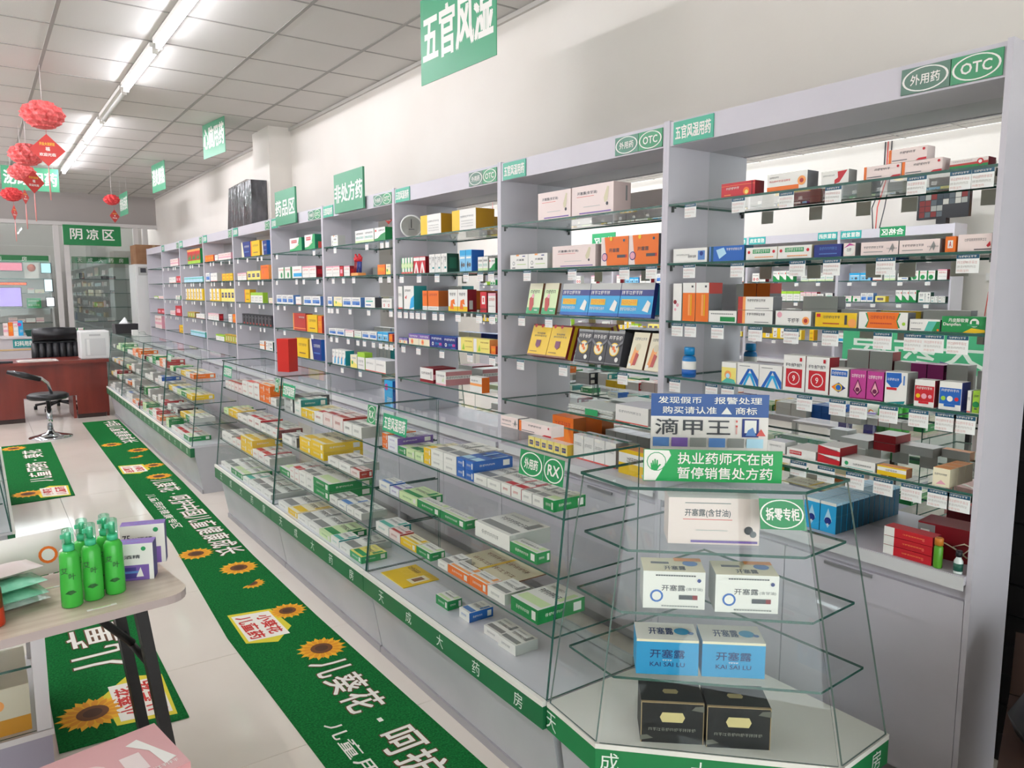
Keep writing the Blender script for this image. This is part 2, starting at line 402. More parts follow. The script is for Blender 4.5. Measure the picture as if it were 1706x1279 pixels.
# ------------------------------------------------------------------ wares on the wall shelves
LP = lambda c='k', n=6: [('T', .12, .62, .88, .8, n, c), ('T', .2, .48, .8, .54, 14, 'A')]
K = {}   # kind: (front, side, top colour, front art, side art, look, object name)
def kind(key, F, S, T, front, side, look, name='medicine_box', top=()): K[key] = (F, S, T, front, side, look, name, top)
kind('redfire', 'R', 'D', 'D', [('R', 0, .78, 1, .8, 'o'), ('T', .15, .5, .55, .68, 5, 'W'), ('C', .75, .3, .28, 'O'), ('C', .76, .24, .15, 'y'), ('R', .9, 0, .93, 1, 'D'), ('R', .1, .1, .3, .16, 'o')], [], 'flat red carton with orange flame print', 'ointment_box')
kind('oranband', 'W', 'q', 'W', [('R', 0, 0, .8, .26, 'O'), ('T', .06, .74, .3, .84, 6, 'k'), ('T', .06, .5, .6, .62, 9, 'r'), ('C', .87, .45, .27, 'o'), ('C', .87, .45, .13, 'f')], [], 'white carton with orange band, round emblem', 'ointment_box')
kind('redshape', 'W', 'A', 'W', [('P', [(.5, 0), (.68, .1), (.95, .95), (.6, .9), (.62, .45), (.5, .3)], 'R'), ('T', .06, .6, .5, .72, 9, 'A')], [], 'white carton with a red swoosh print', 'ointment_box')
kind('redline', 'P', 'P', 'W', [('R', 0, 0, .05, 1, 'O'), ('R', .055, 0, .075, 1, 'O'), ('T', .3, .6, .72, .78, 5, 'k'), ('C', .92, .78, .1, 'R'), ('P', [(.72, 0), (1, 0), (1, .16), (.8, .14)], 'R'), ('R', .1, .12, .5, .18, 'q')], [], 'long cream carton with orange end', 'ointment_box')
kind('greenred', 'e9ddd8', 'D', 'W', [('R', 0, 0, 1, .3, 'G'), ('P', [(0, .3), (1, .3), (1, .58), (0, .5)], 'f'), ('C', .8, .55, .36, 'R'), ('C', .8, .55, .2, 'W'), ('T', .08, .72, .6, .84, 9, 'A')], [], 'long carton with green and red bands', 'ointment_box')
kind('bluefig', 'W', 'g', 'W', [('R', .74, .15, .94, .8, 'b'), ('C', .84, .6, .16, 'N'), ('T', .1, .5, .5, .6, 9, 'A'), ('T', .45, .32, .7, .5, 4, 'k')], [], 'white carton with small blue figure', 'ointment_box')
kind('blueox', 'd', 'd', 'd', [('R', .12, 0, 1, 1, 'B'), ('P', [(.2, .75), (.42, .9), (.5, .5), (.3, .15)], 'c'), ('T', .5, .68, .95, .85, 7, 'W'), ('R', 0, 0, .05, 1, 'b')], [], 'deep blue carton with pale swirl', 'ointment_box')
kind('greenbar', 'W', 'e', 'W', [('R', .22, .5, .78, .84, 'S'), ('T', .25, .55, .76, .8, 7, 'W'), ('C', .1, .62, .13, 'R'), ('C', .9, .62, .13, 'R'), ('T', .3, .15, .9, .25, 12, 'o')], [], 'cream carton with green title bar', 'ointment_box')
kind('navy', 'N', 'N', 'N', [('T', .2, .55, .85, .8, 7, 'b'), ('T', .2, .2, .85, .3, 12, 'b')], [], 'navy carton with pale blue lettering', 'ointment_box')
kind('oval', 'P', 'q', 'W', [('C', .5, .5, .45, 'W'), ('P', [(0, .6), (.5, .98), (1, .8), (.5, .8)], 'M'), ('T', .3, .35, .7, .6, 2, 'k')], [], 'small rounded pink-white carton', 'ointment_box')
kind('longwhite', 'P', 'q', 'W', [('T', .08, .5, .62, .68, 8, 'k'), ('T', .08, .2, .6, .28, 14, 'A'), ('P', [(.75, .1), (.8, .55), (.85, .85), (.9, .5), (.86, .15), (.82, .4)], 'A'), ('T', .7, .4, .98, .5, 6, 'q')], [], 'long white carton with grey drawing', 'ointment_box')
kind('oranA', 'O', 'O', 'o', [('R', .25, .25, .75, .75, 'W'), ('X', 'A', .38, .32, .62, .68, 'R')], [], 'square orange carton with letter patch', 'ointment_box')
kind('longred', 'P', 'W', 'W', [('T', .2, .58, .85, .75, 10, 'q'), ('P', [(.85, .3), (.95, .55), (.98, .3), (.9, .2)], 'R'), ('R', .5, .06, 1, .12, 'k')], [], 'long white carton with small red mark', 'ointment_box')
kind('pinkslim', 'W', 'g', 'W', [('C', .25, .5, .06, 'D'), ('C', .55, .42, .05, 'p'), ('C', .3, .3, .04, 'p')], [], 'slim white carton with pink dots')
kind('orantall', 'O', 'q', 'f', [('R', 0, .74, 1, 1, 'W'), ('R', .45, .15, .6, .7, 'o'), ('R', .65, .15, .72, .7, 'Y'), ('R', .7, .88, .85, .93, 'k')], [('R', 0, .72, 1, 1, 'f')], 'tall orange carton with white top')
kind('whgreen', 'W', 'g', 'W', [('R', .42, .1, .95, .5, 'G'), ('T', .08, .68, .9, .8, 12, 'A')], [], 'flat white carton with green bar', 'ointment_box')
kind('brown', 'W', 'q', 'W', [('R', 0, 0, .14, 1, 'f'), ('R', .14, 0, .22, 1, 'o'), ('T', .27, .62, .8, .82, 8, 'k'), ('R', .5, .12, .9, .17, 'q')], [], 'white carton with brick-red end stripe', 'ointment_box')
kind('whpic', 'W', 'A', 'W', [('C', .86, .35, .28, 'o'), ('C', .86, .35, .15, 'f'), ('T', .36, .2, .7, .5, 3, 'k'), ('C', .12, .72, .2, 'p')], [], 'white carton with orange joint picture', 'ointment_box')
kind('yellow', 'Y', 'e', 'Y', [('R', .03, .68, .13, .92, 'R'), ('T', .2, .6, .62, .8, 6, 'k'), ('C', .9, .32, .3, 'o'), ('R', .72, .2, .78, .85, 'k'), ('T', .2, .2, .6, .3, 12, 'f')], [], 'bright yellow carton with black figure', 'ointment_box')
kind('hexoran', 'W', 'q', 'W', [('P', [(.14, .1), (.86, .1), (.8, .5), (.86, .95), (.14, .95), (.2, .5)], 'G'), ('P', [(.17, .05), (.83, .05), (.78, .5), (.83, 1), (.17, 1), (.22, .5)], 'O'), ('T', .25, .6, .76, .8, 8, 'f'), ('T', .25, .3, .7, .38, 12, 'f'), ('C', .93, .35, .1, 'H')], [], 'white carton with orange centre', 'ointment_box')
kind('grngrad', 'W', 'q', 'W', [('P', [(.5, 0), (1, 0), (1, .85), (.62, .85)], 't'), ('P', [(.75, 0), (1, 0), (1, .85), (.9, .85)], 'G'), ('T', .05, .6, .45, .72, 6, 'q'), ('R', .05, .12, .4, .2, 'A'), ('C', .95, .12, .1, 'O')], [], 'white carton fading into green', 'ointment_box')
kind('danpi', 'G', 'G', 'G', [('X', '丹皮酚软膏', .16, .64, .62, .88, 'W'), ('X', 'Danpifen', .04, .36, .45, .6, 'W'), ('P', [(.5, 0), (.7, .3), (1, .2), (1, .05), (.8, 0)], 'Y'), ('C', .76, .62, .27, 'W'), ('R', .7, .4, .8, .75, 'G'), ('R', .6, .42, .85, .55, 'S')], [], 'green carton reading Danpifen', 'ointment_box')
kind('yelbaby', 'y', 'W', 'W', [('R', 0, .75, 1, 1, 'W'), ('C', .45, .4, .2, 'o'), ('C', .45, .35, .12, 'c'), ('P', [(0, 0), (1, 0), (.9, .18), (.4, .25)], 't')], [], 'yellow-white carton with round figure', 'drops_box')
kind('wave', 'W', 'W', 'x', [('P', [(.1, 0), (.25, 0), (.6, .7), (.95, 0), (1, 0), (1, .3), (.7, .75), (.5, .75)], 'B'), ('P', [(.3, 0), (.4, 0), (.6, .45), (.8, 0), (.9, 0), (.68, .55), (.52, .55)], 'C'), ('R', .1, .85, .6, .88, 'A')], [], 'white carton with blue mountain wave', 'drops_box')
kind('red9', 'W', 'D', 'W', [('R', .13, .1, .87, .62, 'R'), ('C', .5, .36, .19, 'W'), ('C', .5, .36, .165, 'R'), ('X', '9', .44, .28, .56, .44, 'W'), ('T', .12, .68, .88, .78, 3, 'q'), ('R', .75, .84, .85, .94, 'R')], [], 'white carton with red square emblem', 'drops_box')
kind('eye', 'W', 'g', 'W', [('R', .05, .72, .95, .93, 'B'), ('T', .1, .76, .9, .88, 6, 'W'), ('P', [(.1, .32), (.5, .5), (.9, .32), (.5, .14)], 'N'), ('P', [(.1, .32), (.4, .46), (.35, .2)], 'O'), ('C', .5, .32, .14, 'Y'), ('C', .5, .32, .1, 'B')], [], 'white carton with blue eye emblem', 'drops_box')
kind('magenta', 'M', 'm', 'M', [('T', .08, .74, .92, .86, 6, 'W'), ('P', [(.5, .7), (.22, .3), (.5, .12), (.78, .3)], 'm'), ('P', [(.5, .62), (.3, .32), (.5, .18), (.7, .32)], 'p'), ('C', .5, .32, .08, 'm'), ('R', 0, 0, 1, .04, 'm')], [('T', .1, .2, .9, .8, 14, 'M')], 'magenta carton with drop emblem', 'drops_box')
kind('blueblob', 'W', 'A', 'W', [('P', [(.03, .96), (.72, .98), (.75, .7), (.6, .52), (.3, .5), (.06, .66)], 'B'), ('T', .1, .72, .65, .8, 5, 'W'), ('R', .08, .42, .55, .5, 'R'), ('P', [(.1, 0), (.9, .0), (.95, .1), (.5, .05)], 'T'), ('R', .83, .6, .9, .9, 'b')], [], 'white carton with blue blob', 'drops_box')
kind('redclinic', 'W', 'D', 'W', [('R', .02, .2, .98, .78, 'R'), ('T', .1, .64, .9, .74, 6, 'W'), ('C', .2, .4, .08, 'Y'), ('C', .5, .4, .1, 'p'), ('C', .8, .4, .07, 'p'), ('R', .25, .12, .75, .2, 'R')], [], 'red and white carton with badges', 'drops_box')
kind('bluclinic', 'W', 'N', 'W', [('R', .02, .2, .98, .78, 'B'), ('T', .1, .64, .9, .74, 6, 'W'), ('C', .2, .4, .08, 'H'), ('C', .5, .4, .1, 'W'), ('C', .8, .4, .07, 'R'), ('R', .25, .12, .75, .2, 'B')], [], 'blue and white carton with badges', 'drops_box')
kind('lime', 'H', 'W', 'H', [('T', .15, .7, .85, .82, 5, 'k'), ('C', .5, .38, .14, 'G'), ('R', .3, .16, .7, .22, 'k')], [], 'lime carton with dark mark', 'drops_box')
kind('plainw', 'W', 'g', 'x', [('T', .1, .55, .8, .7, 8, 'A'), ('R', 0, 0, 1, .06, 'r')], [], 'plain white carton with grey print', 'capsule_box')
kind('redlabel', 'W', 'g', 'W', [('R', .1, .3, .52, .75, 'R'), ('T', .12, .4, .5, .65, 6, 'W')], [], 'flat white carton with red label', 'ointment_box')
kind('redwedge', 'R', 'D', 'W', [('P', [(0, 1), (1, 1), (1, .55), (.2, .9)], 'W'), ('P', [(0, .5), (.2, .9), (1, .4), (1, 0), (0, 0)], 'R'), ('T', .3, .55, .9, .75, 8, 'k')], [], 'flat red carton with white wedge', 'ointment_box')
kind('grnleaf', 'W', 'g', 'W', [('C', .15, .5, .22, 'S'), ('T', .35, .4, .9, .6, 8, 'k'), ('R', .1, .1, .95, .16, 't')], [], 'long white carton with green leaf mark', 'ointment_box')
kind('yelflat', 'W', 'Z', 'o', [('R', 0, 0, 1, .45, 'Y'), ('T', .3, .5, .7, .7, 5, 'k'), ('R', 0, .85, 1, 1, 'Y')], [], 'flat yellow and white carton', 'ointment_box')
kind('cream3', 'E', 'e', 'o', [('T', .1, .6, .85, .72, 6, 'q'), ('P', [(.2, .1), (.5, .35), (.8, .15)], 'p')], [], 'small cream carton with soft print')
kind('bluebig', 'C', 'd', 'c', [('P', [(.5, .8), (.25, .4), (.5, .15), (.75, .4)], 'c'), ('C', .5, .38, .12, 'N'), ('R', 0, .9, 1, 1, 'W'), ('R', .45, .25, .55, .3, 'W')], [('R', 0, .92, 1, 1, 'c')], 'sky-blue carton with drop emblem', 'drops_box')
kind('redlong', 'R', 'D', 'R', [('R', 0, 0, .22, 1, 'W'), ('T', .4, .45, .85, .6, 8, 'o'), ('C', .82, .4, .14, 'r')], [], 'long red carton with white end', 'ointment_box')
kind('bigpink', 'P', 'd9c2bd', 'W', [('X', '开塞露(含甘油)', .14, .68, .62, .8, 'k'), ('R', .13, .62, .55, .635, 'r'), ('P', [(.78, .5), (.86, .88), (.9, .85), (.87, .45), (.84, .35), (.8, .35)], 'e'), ('C', .86, .3, .06, 'k'), ('R', .2, .04, .95, .08, 'V'), ('R', .3, .26, .7, .28, 'g')], [('R', .7, .4, .8, .9, 'A')], 'large pale pink enema carton', 'enema_box')
kind('smallpen', 'W', 'g', 'W', [('X', '开塞露', .36, .56, .78, .7, 'k'), ('C', .2, .4, .14, 'A'), ('C', .2, .4, .09, 'W'), ('R', .35, .9, .5, 1, 'o'), ('R', .7, .84, .85, .9, 'N'), ('R', .12, .06, .3, .12, 'k'), ('R', .4, .3, .9, .33, 'H')], [], 'small white carton, orange tab', 'enema_box')
kind('oranpen', 'O', 'q', 'W', [('P', [(0, 0), (.22, 0), (.12, 1), (0, 1)], 'P'), ('X', '开塞露', .3, .46, .68, .6, 'k'), ('R', .6, .26, .95, .36, 'k'), ('R', .9, .26, .95, .36, 'R'), ('C', .14, .3, .15, 'N'), ('C', .14, .3, .12, 'p'), ('C', .38, .93, .07, 'Y'), ('C', .85, .85, .05, 'd')], [], 'orange enema carton', 'enema_box')
kind('card', 'h', 'Z', 'E', [('R', 0, .8, 1, 1, 'd8d3b4'), ('T', .12, .66, .85, .78, 4, 'k'), ('R', 0, 0, 1, .2, 'S'), ('P', [(.2, .12), (.12, .5), (.4, .62), (.5, .3), (.4, .08)], 'f'), ('C', .36, .58, .07, 'p'), ('R', .6, .1, .85, .13, 'W')], [], 'green plaster pack with leaping tiger', 'plaster_pack')
kind('blueplast', 'C', 'N', 'N', [('R', 0, .8, 1, 1, 'g'), ('R', 0, .62, 1, .8, 'N'), ('T', .05, .66, .68, .77, 6, 'W'), ('R', 0, 0, 1, .1, 'B'), ('R', .06, .34, .55, .52, 'Y'), ('T', .08, .36, .53, .5, 7, 'O'), ('T', .05, .18, .55, .28, 8, 'W'), ('P', [(.72, .2), (.85, .5), (.95, .42), (.9, .15)], 'W')], [], 'sky-blue plaster pack with yellow title block', 'plaster_pack')
kind('yelplast', 'Y', 'D', 'D', [('R', 0, .95, 1, 1, 'D'), ('R', 0, 0, 1, .05, 'Z'), ('C', .15, .95, .06, 'R'), ('C', .5, .95, .06, 'R'), ('T', .3, .68, .75, .74, 4, 'k'), ('T', .2, .6, .85, .66, 6, 'k'), ('R', .35, .32, .6, .5, 'm'), ('P', [(.35, .32), (.6, .32), (.48, .24)], 'm'), ('T', .1, .12, .5, .15, 12, 'Z')], [('R', .3, 0, .7, 1, 'Y')], 'yellow plaster pack with red top edge', 'plaster_pack')
kind('blackplast', '2b2b30', 'k', 'A', [('R', 0, .93, 1, 1, 'A'), ('T', .08, .74, .92, .86, 4, 'W'), ('C', .5, .46, .2, 'Y'), ('C', .5, .46, .17, 'E'), ('C', .45, .5, .06, 'O'), ('C', .56, .42, .05, 'O'), ('C', .75, .17, .07, 'W'), ('P', [(0, .75), (.4, .55), (.35, .5), (0, .66)], 'q'), ('P', [(1, .75), (.6, .55), (.65, .5), (1, .66)], 'q'), ('R', 0, .03, 1, .05, 'A')], [], 'black plaster pack with golden disc', 'plaster_pack')
kind('creamplast', 'E', 'Z', 'E', [('T', .12, .78, .9, .86, 6, 'q'), ('P', [(.1, .1), (.25, .6), (.55, .62), (.5, .3), (.3, .08)], 'o'), ('C', .45, .6, .1, 'e'), ('P', [(.3, .1), (.4, .45), (.6, .4), (.5, .1)], 'f'), ('C', .15, .1, .05, 'W')], [], 'cream plaster pack with tiger figure', 'plaster_pack')
kind('gold', 'W', 'b98a1c', 'W', [('R', 0, 0, .33, 1, 'Y'), ('T', .36, .6, .92, .7, 8, 'q'), ('T', .4, .15, .9, .2, 10, 'A'), ('T', .4, .28, .9, .33, 10, 'A'), ('T', .4, .41, .9, .46, 10, 'A')], [], 'white and golden-yellow carton', 'tonic_box')
kind('grncard', 'W', 'S', 'W', [('R', 0, 0, .3, 1, 'S'), ('C', .6, .5, .2, 'h'), ('R', 0, 0, 1, .1, 'r')], [], 'thin white and green carton')
kind('redhand', 'R', 'D', 'R', [('R', 0, .75, 1, .95, 'W'), ('P', [(.1, 0), (.3, .5), (.5, .7), (.7, .45), (.9, 0)], 'W'), ('P', [(.3, 0), (.45, .4), (.6, 0)], 'R')], [], 'red carton with white splash')
kind('stripes', 'W', '1f4a3a', 'W', [('T', .1, .1, .25, .9, 1, 'q'), ('T', .4, .1, .5, .9, 1, 'q'), ('T', .6, .55, .9, .85, 2, 'k'), ('R', .6, .2, .9, .3, 'T')], [('R', .2, .2, .8, .8, '2a6a50')], 'white carton with dark green side')
kind('eyebox', 'L', 'B', 'c', [('R', 0, .75, 1, 1, 'C'), ('P', [(.2, .3), (.35, .5), (.5, .3), (.35, .12)], 'k'), ('C', .7, .3, .1, 'q'), ('R', .1, .6, .9, .68, 'W')], [], 'pale blue carton with eye mark')
kind('tealw', 'W', 'T', 'W', [('P', [(.55, 0), (1, .1), (1, .6), (.7, .45)], 'C'), ('P', [(.1, .5), (.3, .6), (.25, .42)], 'r'), ('T', .1, .75, .7, .85, 5, 'A')], [], 'white carton with teal side and swirl')
kind('orange', 'O', 'b05a1c', 'O', [('R', 0, 0, 1, .2, 'W'), ('T', .1, .72, .9, .86, 5, 'f'), ('T', .1, .06, .9, .14, 8, 'A')], [('R', 0, 0, 1, .2, 'g')], 'orange carton with white lower band')
kind('flame', 'W', 'D', 'W', [('R', 0, 0, 1, .22, 'Y'), ('P', [(.2, .1), (.3, .5), (.6, .55), (.75, .3), (.5, .35), (.6, .1)], 'O'), ('T', .15, .7, .85, .85, 3, 'k'), ('C', .6, .48, .08, 'O')], [('R', .2, .1, .6, .5, 'g')], 'white carton with orange arm print')
kind('redgreen', 'R', 'D', 'R', [('R', .25, .4, .75, .8, 'W'), ('R', .4, .5, .6, .72, 'r'), ('R', 0, .1, 1, .2, 'D')], [], 'red carton with white centre label')
kind('purp', 'E', 'V', 'b', [('R', 0, .6, 1, 1, 'V'), ('T', .1, .7, .9, .88, 5, 'W'), ('C', .35, .3, .25, 'o'), ('C', .35, .3, .12, 'r')], [], 'violet and peach carton')
kind('navy2', 'N', 'N', 'B', [('T', .1, .65, .9, .85, 4, 'W'), ('C', .2, .3, .16, 'W'), ('C', .2, .3, .08, 'N'), ('T', .4, .2, .9, .42, 3, 'C'), ('R', .7, .2, .9, .42, 'M'), ('R', .6, .06, .9, .1, 'b')], [], 'navy carton with white ring')
kind('ylw2', 'y', 'o', 'y', [('R', 0, 0, .2, 1, 'W'), ('P', [(.28, .1), (.38, .6), (.44, .1)], 'H'), ('T', .45, .7, .95, .8, 5, 'Z'), ('T', .5, .3, .95, .36, 8, 'Z')], [], 'soft yellow carton with green sprout')
kind('maroon', 'W', 'D', 'D', [('R', 0, 0, 1, .2, 'D'), ('T', .1, .55, .9, .72, 5, 'k'), ('R', .8, .3, .9, .8, 'g')], [('R', 0, .25, .3, .6, 'p')], 'white and maroon carton')
kind('pinkside', 'W', 'c98a8c', 'W', [('R', 0, 0, 1, .12, 'p'), ('T', .1, .62, .9, .76, 5, 'q'), ('P', [(.6, .3), (.8, .6), (.8, .25)], 'h')], [('R', 0, .45, 1, .7, 'W'), ('T', .02, .48, .98, .66, 9, 'q')], 'white carton with dusty pink side')
kind('orside', 'W', 'O', 'W', [('R', 0, .42, 1, .58, 'o'), ('T', .1, .68, .7, .8, 3, 'q')], [], 'white carton with orange belt and side')
kind('whgrn', 'W', 'g', 'W', [('R', 0, 0, 1, .18, 'h'), ('T', .1, .65, .9, .8, 6, 'k'), ('T', .1, .3, .9, .5, 8, 't')], [], 'white carton with pale green foot', 'capsule_box')
kind('grnhill', 'W', 'G', 'W', [('P', [(0, 0), (1, 0), (1, .6), (.6, .45), (.3, .2), (0, .15)], 'G'), ('T', .4, .7, .95, .84, 4, 'k'), ('R', .05, .7, .2, .85, 'r')], [], 'white carton with green hill print')
kind('tinyora', 'O', 'f', 'O', [('T', .1, .3, .9, .7, 5, 'Y')], [], 'small orange carton')
kind('redw', 'W', 'D', 'W', [('R', 0, .86, 1, 1, 'p'), ('T', .1, .6, .9, .76, 4, 'r'), ('T', .1, .3, .9, .36, 10, 'A')], [('R', .2, .3, .8, .7, 'R')], 'white carton with fine red print', 'capsule_box')
kind('bluew', 'W', 'b', 'W', [('R', .1, .2, .9, .6, 'b'), ('T', .15, .68, .85, .84, 5, 'N'), ('R', .5, .2, .9, .4, 'B')], [], 'white carton with blue picture block', 'capsule_box')
kind('yelblue', 'E', 'g', 'W', [('P', [(0, 0), (1, 0), (1, .3), (0, .6)], 'y'), ('C', .3, .4, .15, 'S'), ('T', .3, .7, .9, .82, 4, 'b')], [], 'cream and yellow carton with green dot')
kind('tealbox', 'W', 'k', 'x', [('R', .1, .55, .8, .68, 't'), ('R', .1, .2, .6, .3, 'B'), ('T', .1, .78, .7, .88, 4, 'q')], [], 'white carton with teal bar')
kind('redrings', 'W', 'g', 'W', [('C', .25, .3, .16, 'R'), ('C', .25, .3, .08, 'W'), ('C', .7, .3, .16, 'R'), ('C', .7, .3, .08, 'W'), ('T', .1, .65, .9, .8, 6, 'q')], [], 'white carton with two red rings')
kind('mint', 'S', '1a7a5a', 'W', [('P', [(0, 1), (.8, 1), (.7, .5), (.3, .2), (0, .15)], 'W'), ('R', .15, .62, .6, .85, 'R'), ('T', .17, .66, .58, .8, 4, 'W'), ('P', [(.1, .15), (.4, .25), (.75, .5), (.78, .45), (.4, .2)], 'E')], [('R', .3, 0, .7, .5, 'r')], 'mint and white carton, red title')
kind('grn3', 'W', 'G', 'W', [('C', .5, .3, .25, 'G'), ('T', .1, .7, .9, .85, 4, 'r'), ('R', .85, 0, 1, 1, 'G')], [], 'white carton with green disc', 'capsule_box')
kind('bluebelt', 'W', 'g', 'W', [('R', .15, .12, 1, .42, 'C'), ('T', .15, .6, .85, .75, 5, 'r')], [], 'white carton with cyan belt')
kind('redbig', 'f', 'D', 'D', [('R', 0, .12, 1, .16, 'o'), ('R', .45, .7, .95, .85, 'D'), ('T', .47, .72, .93, .83, 5, 'W'), ('R', 0, 0, .08, 1, 'o')], [], 'large dull red carton')
kind('yelbig', 'Y', 'c9981a', 'Y', [('R', 0, 0, .12, 1, 'O'), ('T', .25, .6, .9, .75, 5, 'Z'), ('R', .3, .2, .8, .26, 'Z')], [], 'large yellow carton')
kind('blubig', 'N', 'B', 'W', [('P', [(0, 0), (.3, 0), (.12, 1), (0, 1)], 'E'), ('T', .35, .6, .92, .75, 5, 'W'), ('R', .35, .3, .9, .36, 'b')], [], 'navy carton with cream side sweep')
kind('book', 'y', 'Y', 'W', [('R', .2, .3, .8, .7, 'N'), ('T', .25, .4, .75, .6, 3, 'Y')], [], 'pale yellow carton with dark oval', 'capsule_box')
kind('ora2', 'O', 'o', 'O', [('C', .3, .5, .12, 'r'), ('T', .1, .75, .9, .9, 5, 'f')], [], 'tall orange carton')
kind('slimyel', 'W', 'Y', 'Y', [('R', .55, .1, 1, 1, 'Y'), ('R', 0, 0, 1, .1, 'Y'), ('T', .1, .2, .45, .8, 1, 'Z')], [], 'slim white and yellow carton', 'capsule_box')
kind('limew', 'W', 'H', 'H', [('R', 0, .72, 1, 1, 'H'), ('T', .15, .4, .85, .55, 3, 'A'), ('T', .15, .2, .85, .28, 6, 'A')], [], 'white carton with lime top', 'capsule_box')
kind('dark', 'K', 'k', 'K', [('R', .1, .1, .35, .9, 'q'), ('R', .5, .05, .9, .2, 'f'), ('T', .45, .6, .9, .75, 3, 'A')], [], 'slim black carton', 'tonic_box')
kind('oliv', 'b0882a', '8a6a1c', 'Y', [('R', .1, .1, .4, .9, 'H'), ('R', .55, .2, .9, .8, 'e')], [], 'olive-gold carton')
kind('pinkt', 'P', 'p', 'W', [('R', 0, .3, 1, .5, 'p'), ('T', .1, .65, .9, .8, 3, 'r')], [], 'small pink and white carton')
kind('redt', 'R', 'D', 'R', [('R', .2, .3, .8, .7, 'p')], [], 'small red carton')
kind('mintt', 'c', 't', 'W', [('R', 0, .6, 1, .8, 't'), ('T', .1, .25, .9, .4, 3, 'W')], [], 'pale mint carton')
kind('gift', 'R', 'G', 'O', [('R', 0, 0, 1, .22, 'H'), ('P', [(.1, .3), (.4, .7), (.5, .4), (.9, .75), (.8, .3)], 'G'), ('R', 0, .85, 1, 1, 'o')], [], 'red and green festive carton', 'gift_box')
kind('bluesm', 'C', 'B', 'C', [('C', .25, .75, .12, 'M'), ('T', .3, .2, .9, .4, 4, 'W')], [], 'small bright blue carton')
MESH = {}
def kmesh(key, w, d, h):
    q = (key, round(w, 3), round(d, 3), round(h, 3))
    if q not in MESH:
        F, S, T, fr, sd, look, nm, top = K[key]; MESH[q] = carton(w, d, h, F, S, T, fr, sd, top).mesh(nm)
    return MESH[q]
def put(key, x, y, z, w, d, h, loc, rz=0, lean=0, look=None, nm=None):
    o = obj(nm or K[key][6], kmesh(key, w, d, h), None, (x, y, z+0.0006), (0, lean, rz))
    return ware(o, (look or '')+K[key][5] if look else K[key][5], loc)
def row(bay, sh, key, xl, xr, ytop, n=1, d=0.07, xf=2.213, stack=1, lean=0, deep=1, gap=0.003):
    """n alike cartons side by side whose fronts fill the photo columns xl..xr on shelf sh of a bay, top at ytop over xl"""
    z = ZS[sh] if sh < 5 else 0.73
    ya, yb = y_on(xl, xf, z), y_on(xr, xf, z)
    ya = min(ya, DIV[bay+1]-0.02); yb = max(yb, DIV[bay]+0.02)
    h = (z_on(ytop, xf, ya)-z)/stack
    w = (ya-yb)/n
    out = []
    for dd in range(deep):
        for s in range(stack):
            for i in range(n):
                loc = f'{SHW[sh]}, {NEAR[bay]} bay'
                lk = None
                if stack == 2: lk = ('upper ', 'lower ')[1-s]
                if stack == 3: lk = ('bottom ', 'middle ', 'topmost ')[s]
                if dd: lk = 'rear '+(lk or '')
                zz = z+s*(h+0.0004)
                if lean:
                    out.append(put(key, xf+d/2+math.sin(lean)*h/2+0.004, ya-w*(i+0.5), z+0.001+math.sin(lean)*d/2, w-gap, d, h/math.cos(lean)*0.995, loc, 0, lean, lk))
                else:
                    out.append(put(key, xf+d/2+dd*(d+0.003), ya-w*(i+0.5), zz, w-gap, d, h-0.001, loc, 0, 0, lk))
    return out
# nearest bay
row(0, 0, 'redfire', 1201, 1258, 307, d=0.05); row(0, 0, 'oranband', 1277, 1345, 292, d=0.06); row(0, 0, 'redshape', 1367, 1414, 287, d=0.045)
row(0, 0, 'redline', 1438, 1570, 279, 2, d=0.045); row(0, 0, 'greenred', 1581, 1647, 268, d=0.045)
_a = row(0, 0, 'redline', 1478, 1543, 273, d=0.045)[0]; _a.location.z = 1.85+0.0388
row(0, 1, 'bluefig', 1121, 1178, 415, d=0.05); row(0, 1, 'blueox', 1181, 1240, 411, d=0.05); row(0, 1, 'greenbar', 1242, 1352, 413, 2, d=0.05)
row(0, 1, 'navy', 1355, 1402, 408, d=0.05); row(0, 1, 'oval', 1404, 1425, 405, d=0.04); row(0, 1, 'longwhite', 1433, 1566, 404, 2, d=0.045)
row(0, 1, 'oranA', 1573, 1592, 394, d=0.1); row(0, 1, 'longred', 1594, 1660, 391, d=0.045)
row(0, 2, 'pinkslim', 1120, 1135, 472, d=0.06); row(0, 2, 'orantall', 1136, 1180, 471, 2, d=0.075); row(0, 2, 'whgreen', 1180, 1227, 517, d=0.05)
row(0, 2, 'brown', 1228, 1287, 494, 1, d=0.05, stack=2); row(0, 2, 'whpic', 1291, 1351, 517, d=0.045); row(0, 2, 'yellow', 1357, 1427, 520, d=0.045)
row(0, 2, 'hexoran', 1429, 1512, 519, d=0.045); row(0, 2, 'grngrad', 1514, 1566, 531, d=0.045); row(0, 2, 'danpi', 1567, 1648, 526, d=0.045)
row(0, 3, 'yelbaby', 1201, 1226, 602, d=0.05); row(0, 3, 'wave', 1227, 1302, 603, 2, d=0.06); row(0, 3, 'red9', 1303, 1380, 590, 2, d=0.055)
row(0, 3, 'eye', 1381, 1412, 612, d=0.05); row(0, 3, 'magenta', 1414, 1471, 615, 2, d=0.07); row(0, 3, 'blueblob', 1472, 1510, 618, d=0.06)
row(0, 3, 'redclinic', 1521, 1556, 631, d=0.045); row(0, 3, 'bluclinic', 1562, 1601, 634, d=0.05); row(0, 3, 'plainw', 1609, 1617, 650, d=0.05)
row(0, 3, 'lime', 1618, 1639, 650, d=0.05)
row(0, 4, 'plainw', 1278, 1308, 732, d=0.06); row(0, 4, 'redlabel', 1310, 1359, 744, d=0.12); row(0, 4, 'redwedge', 1361, 1399, 740, d=0.1, stack=2)
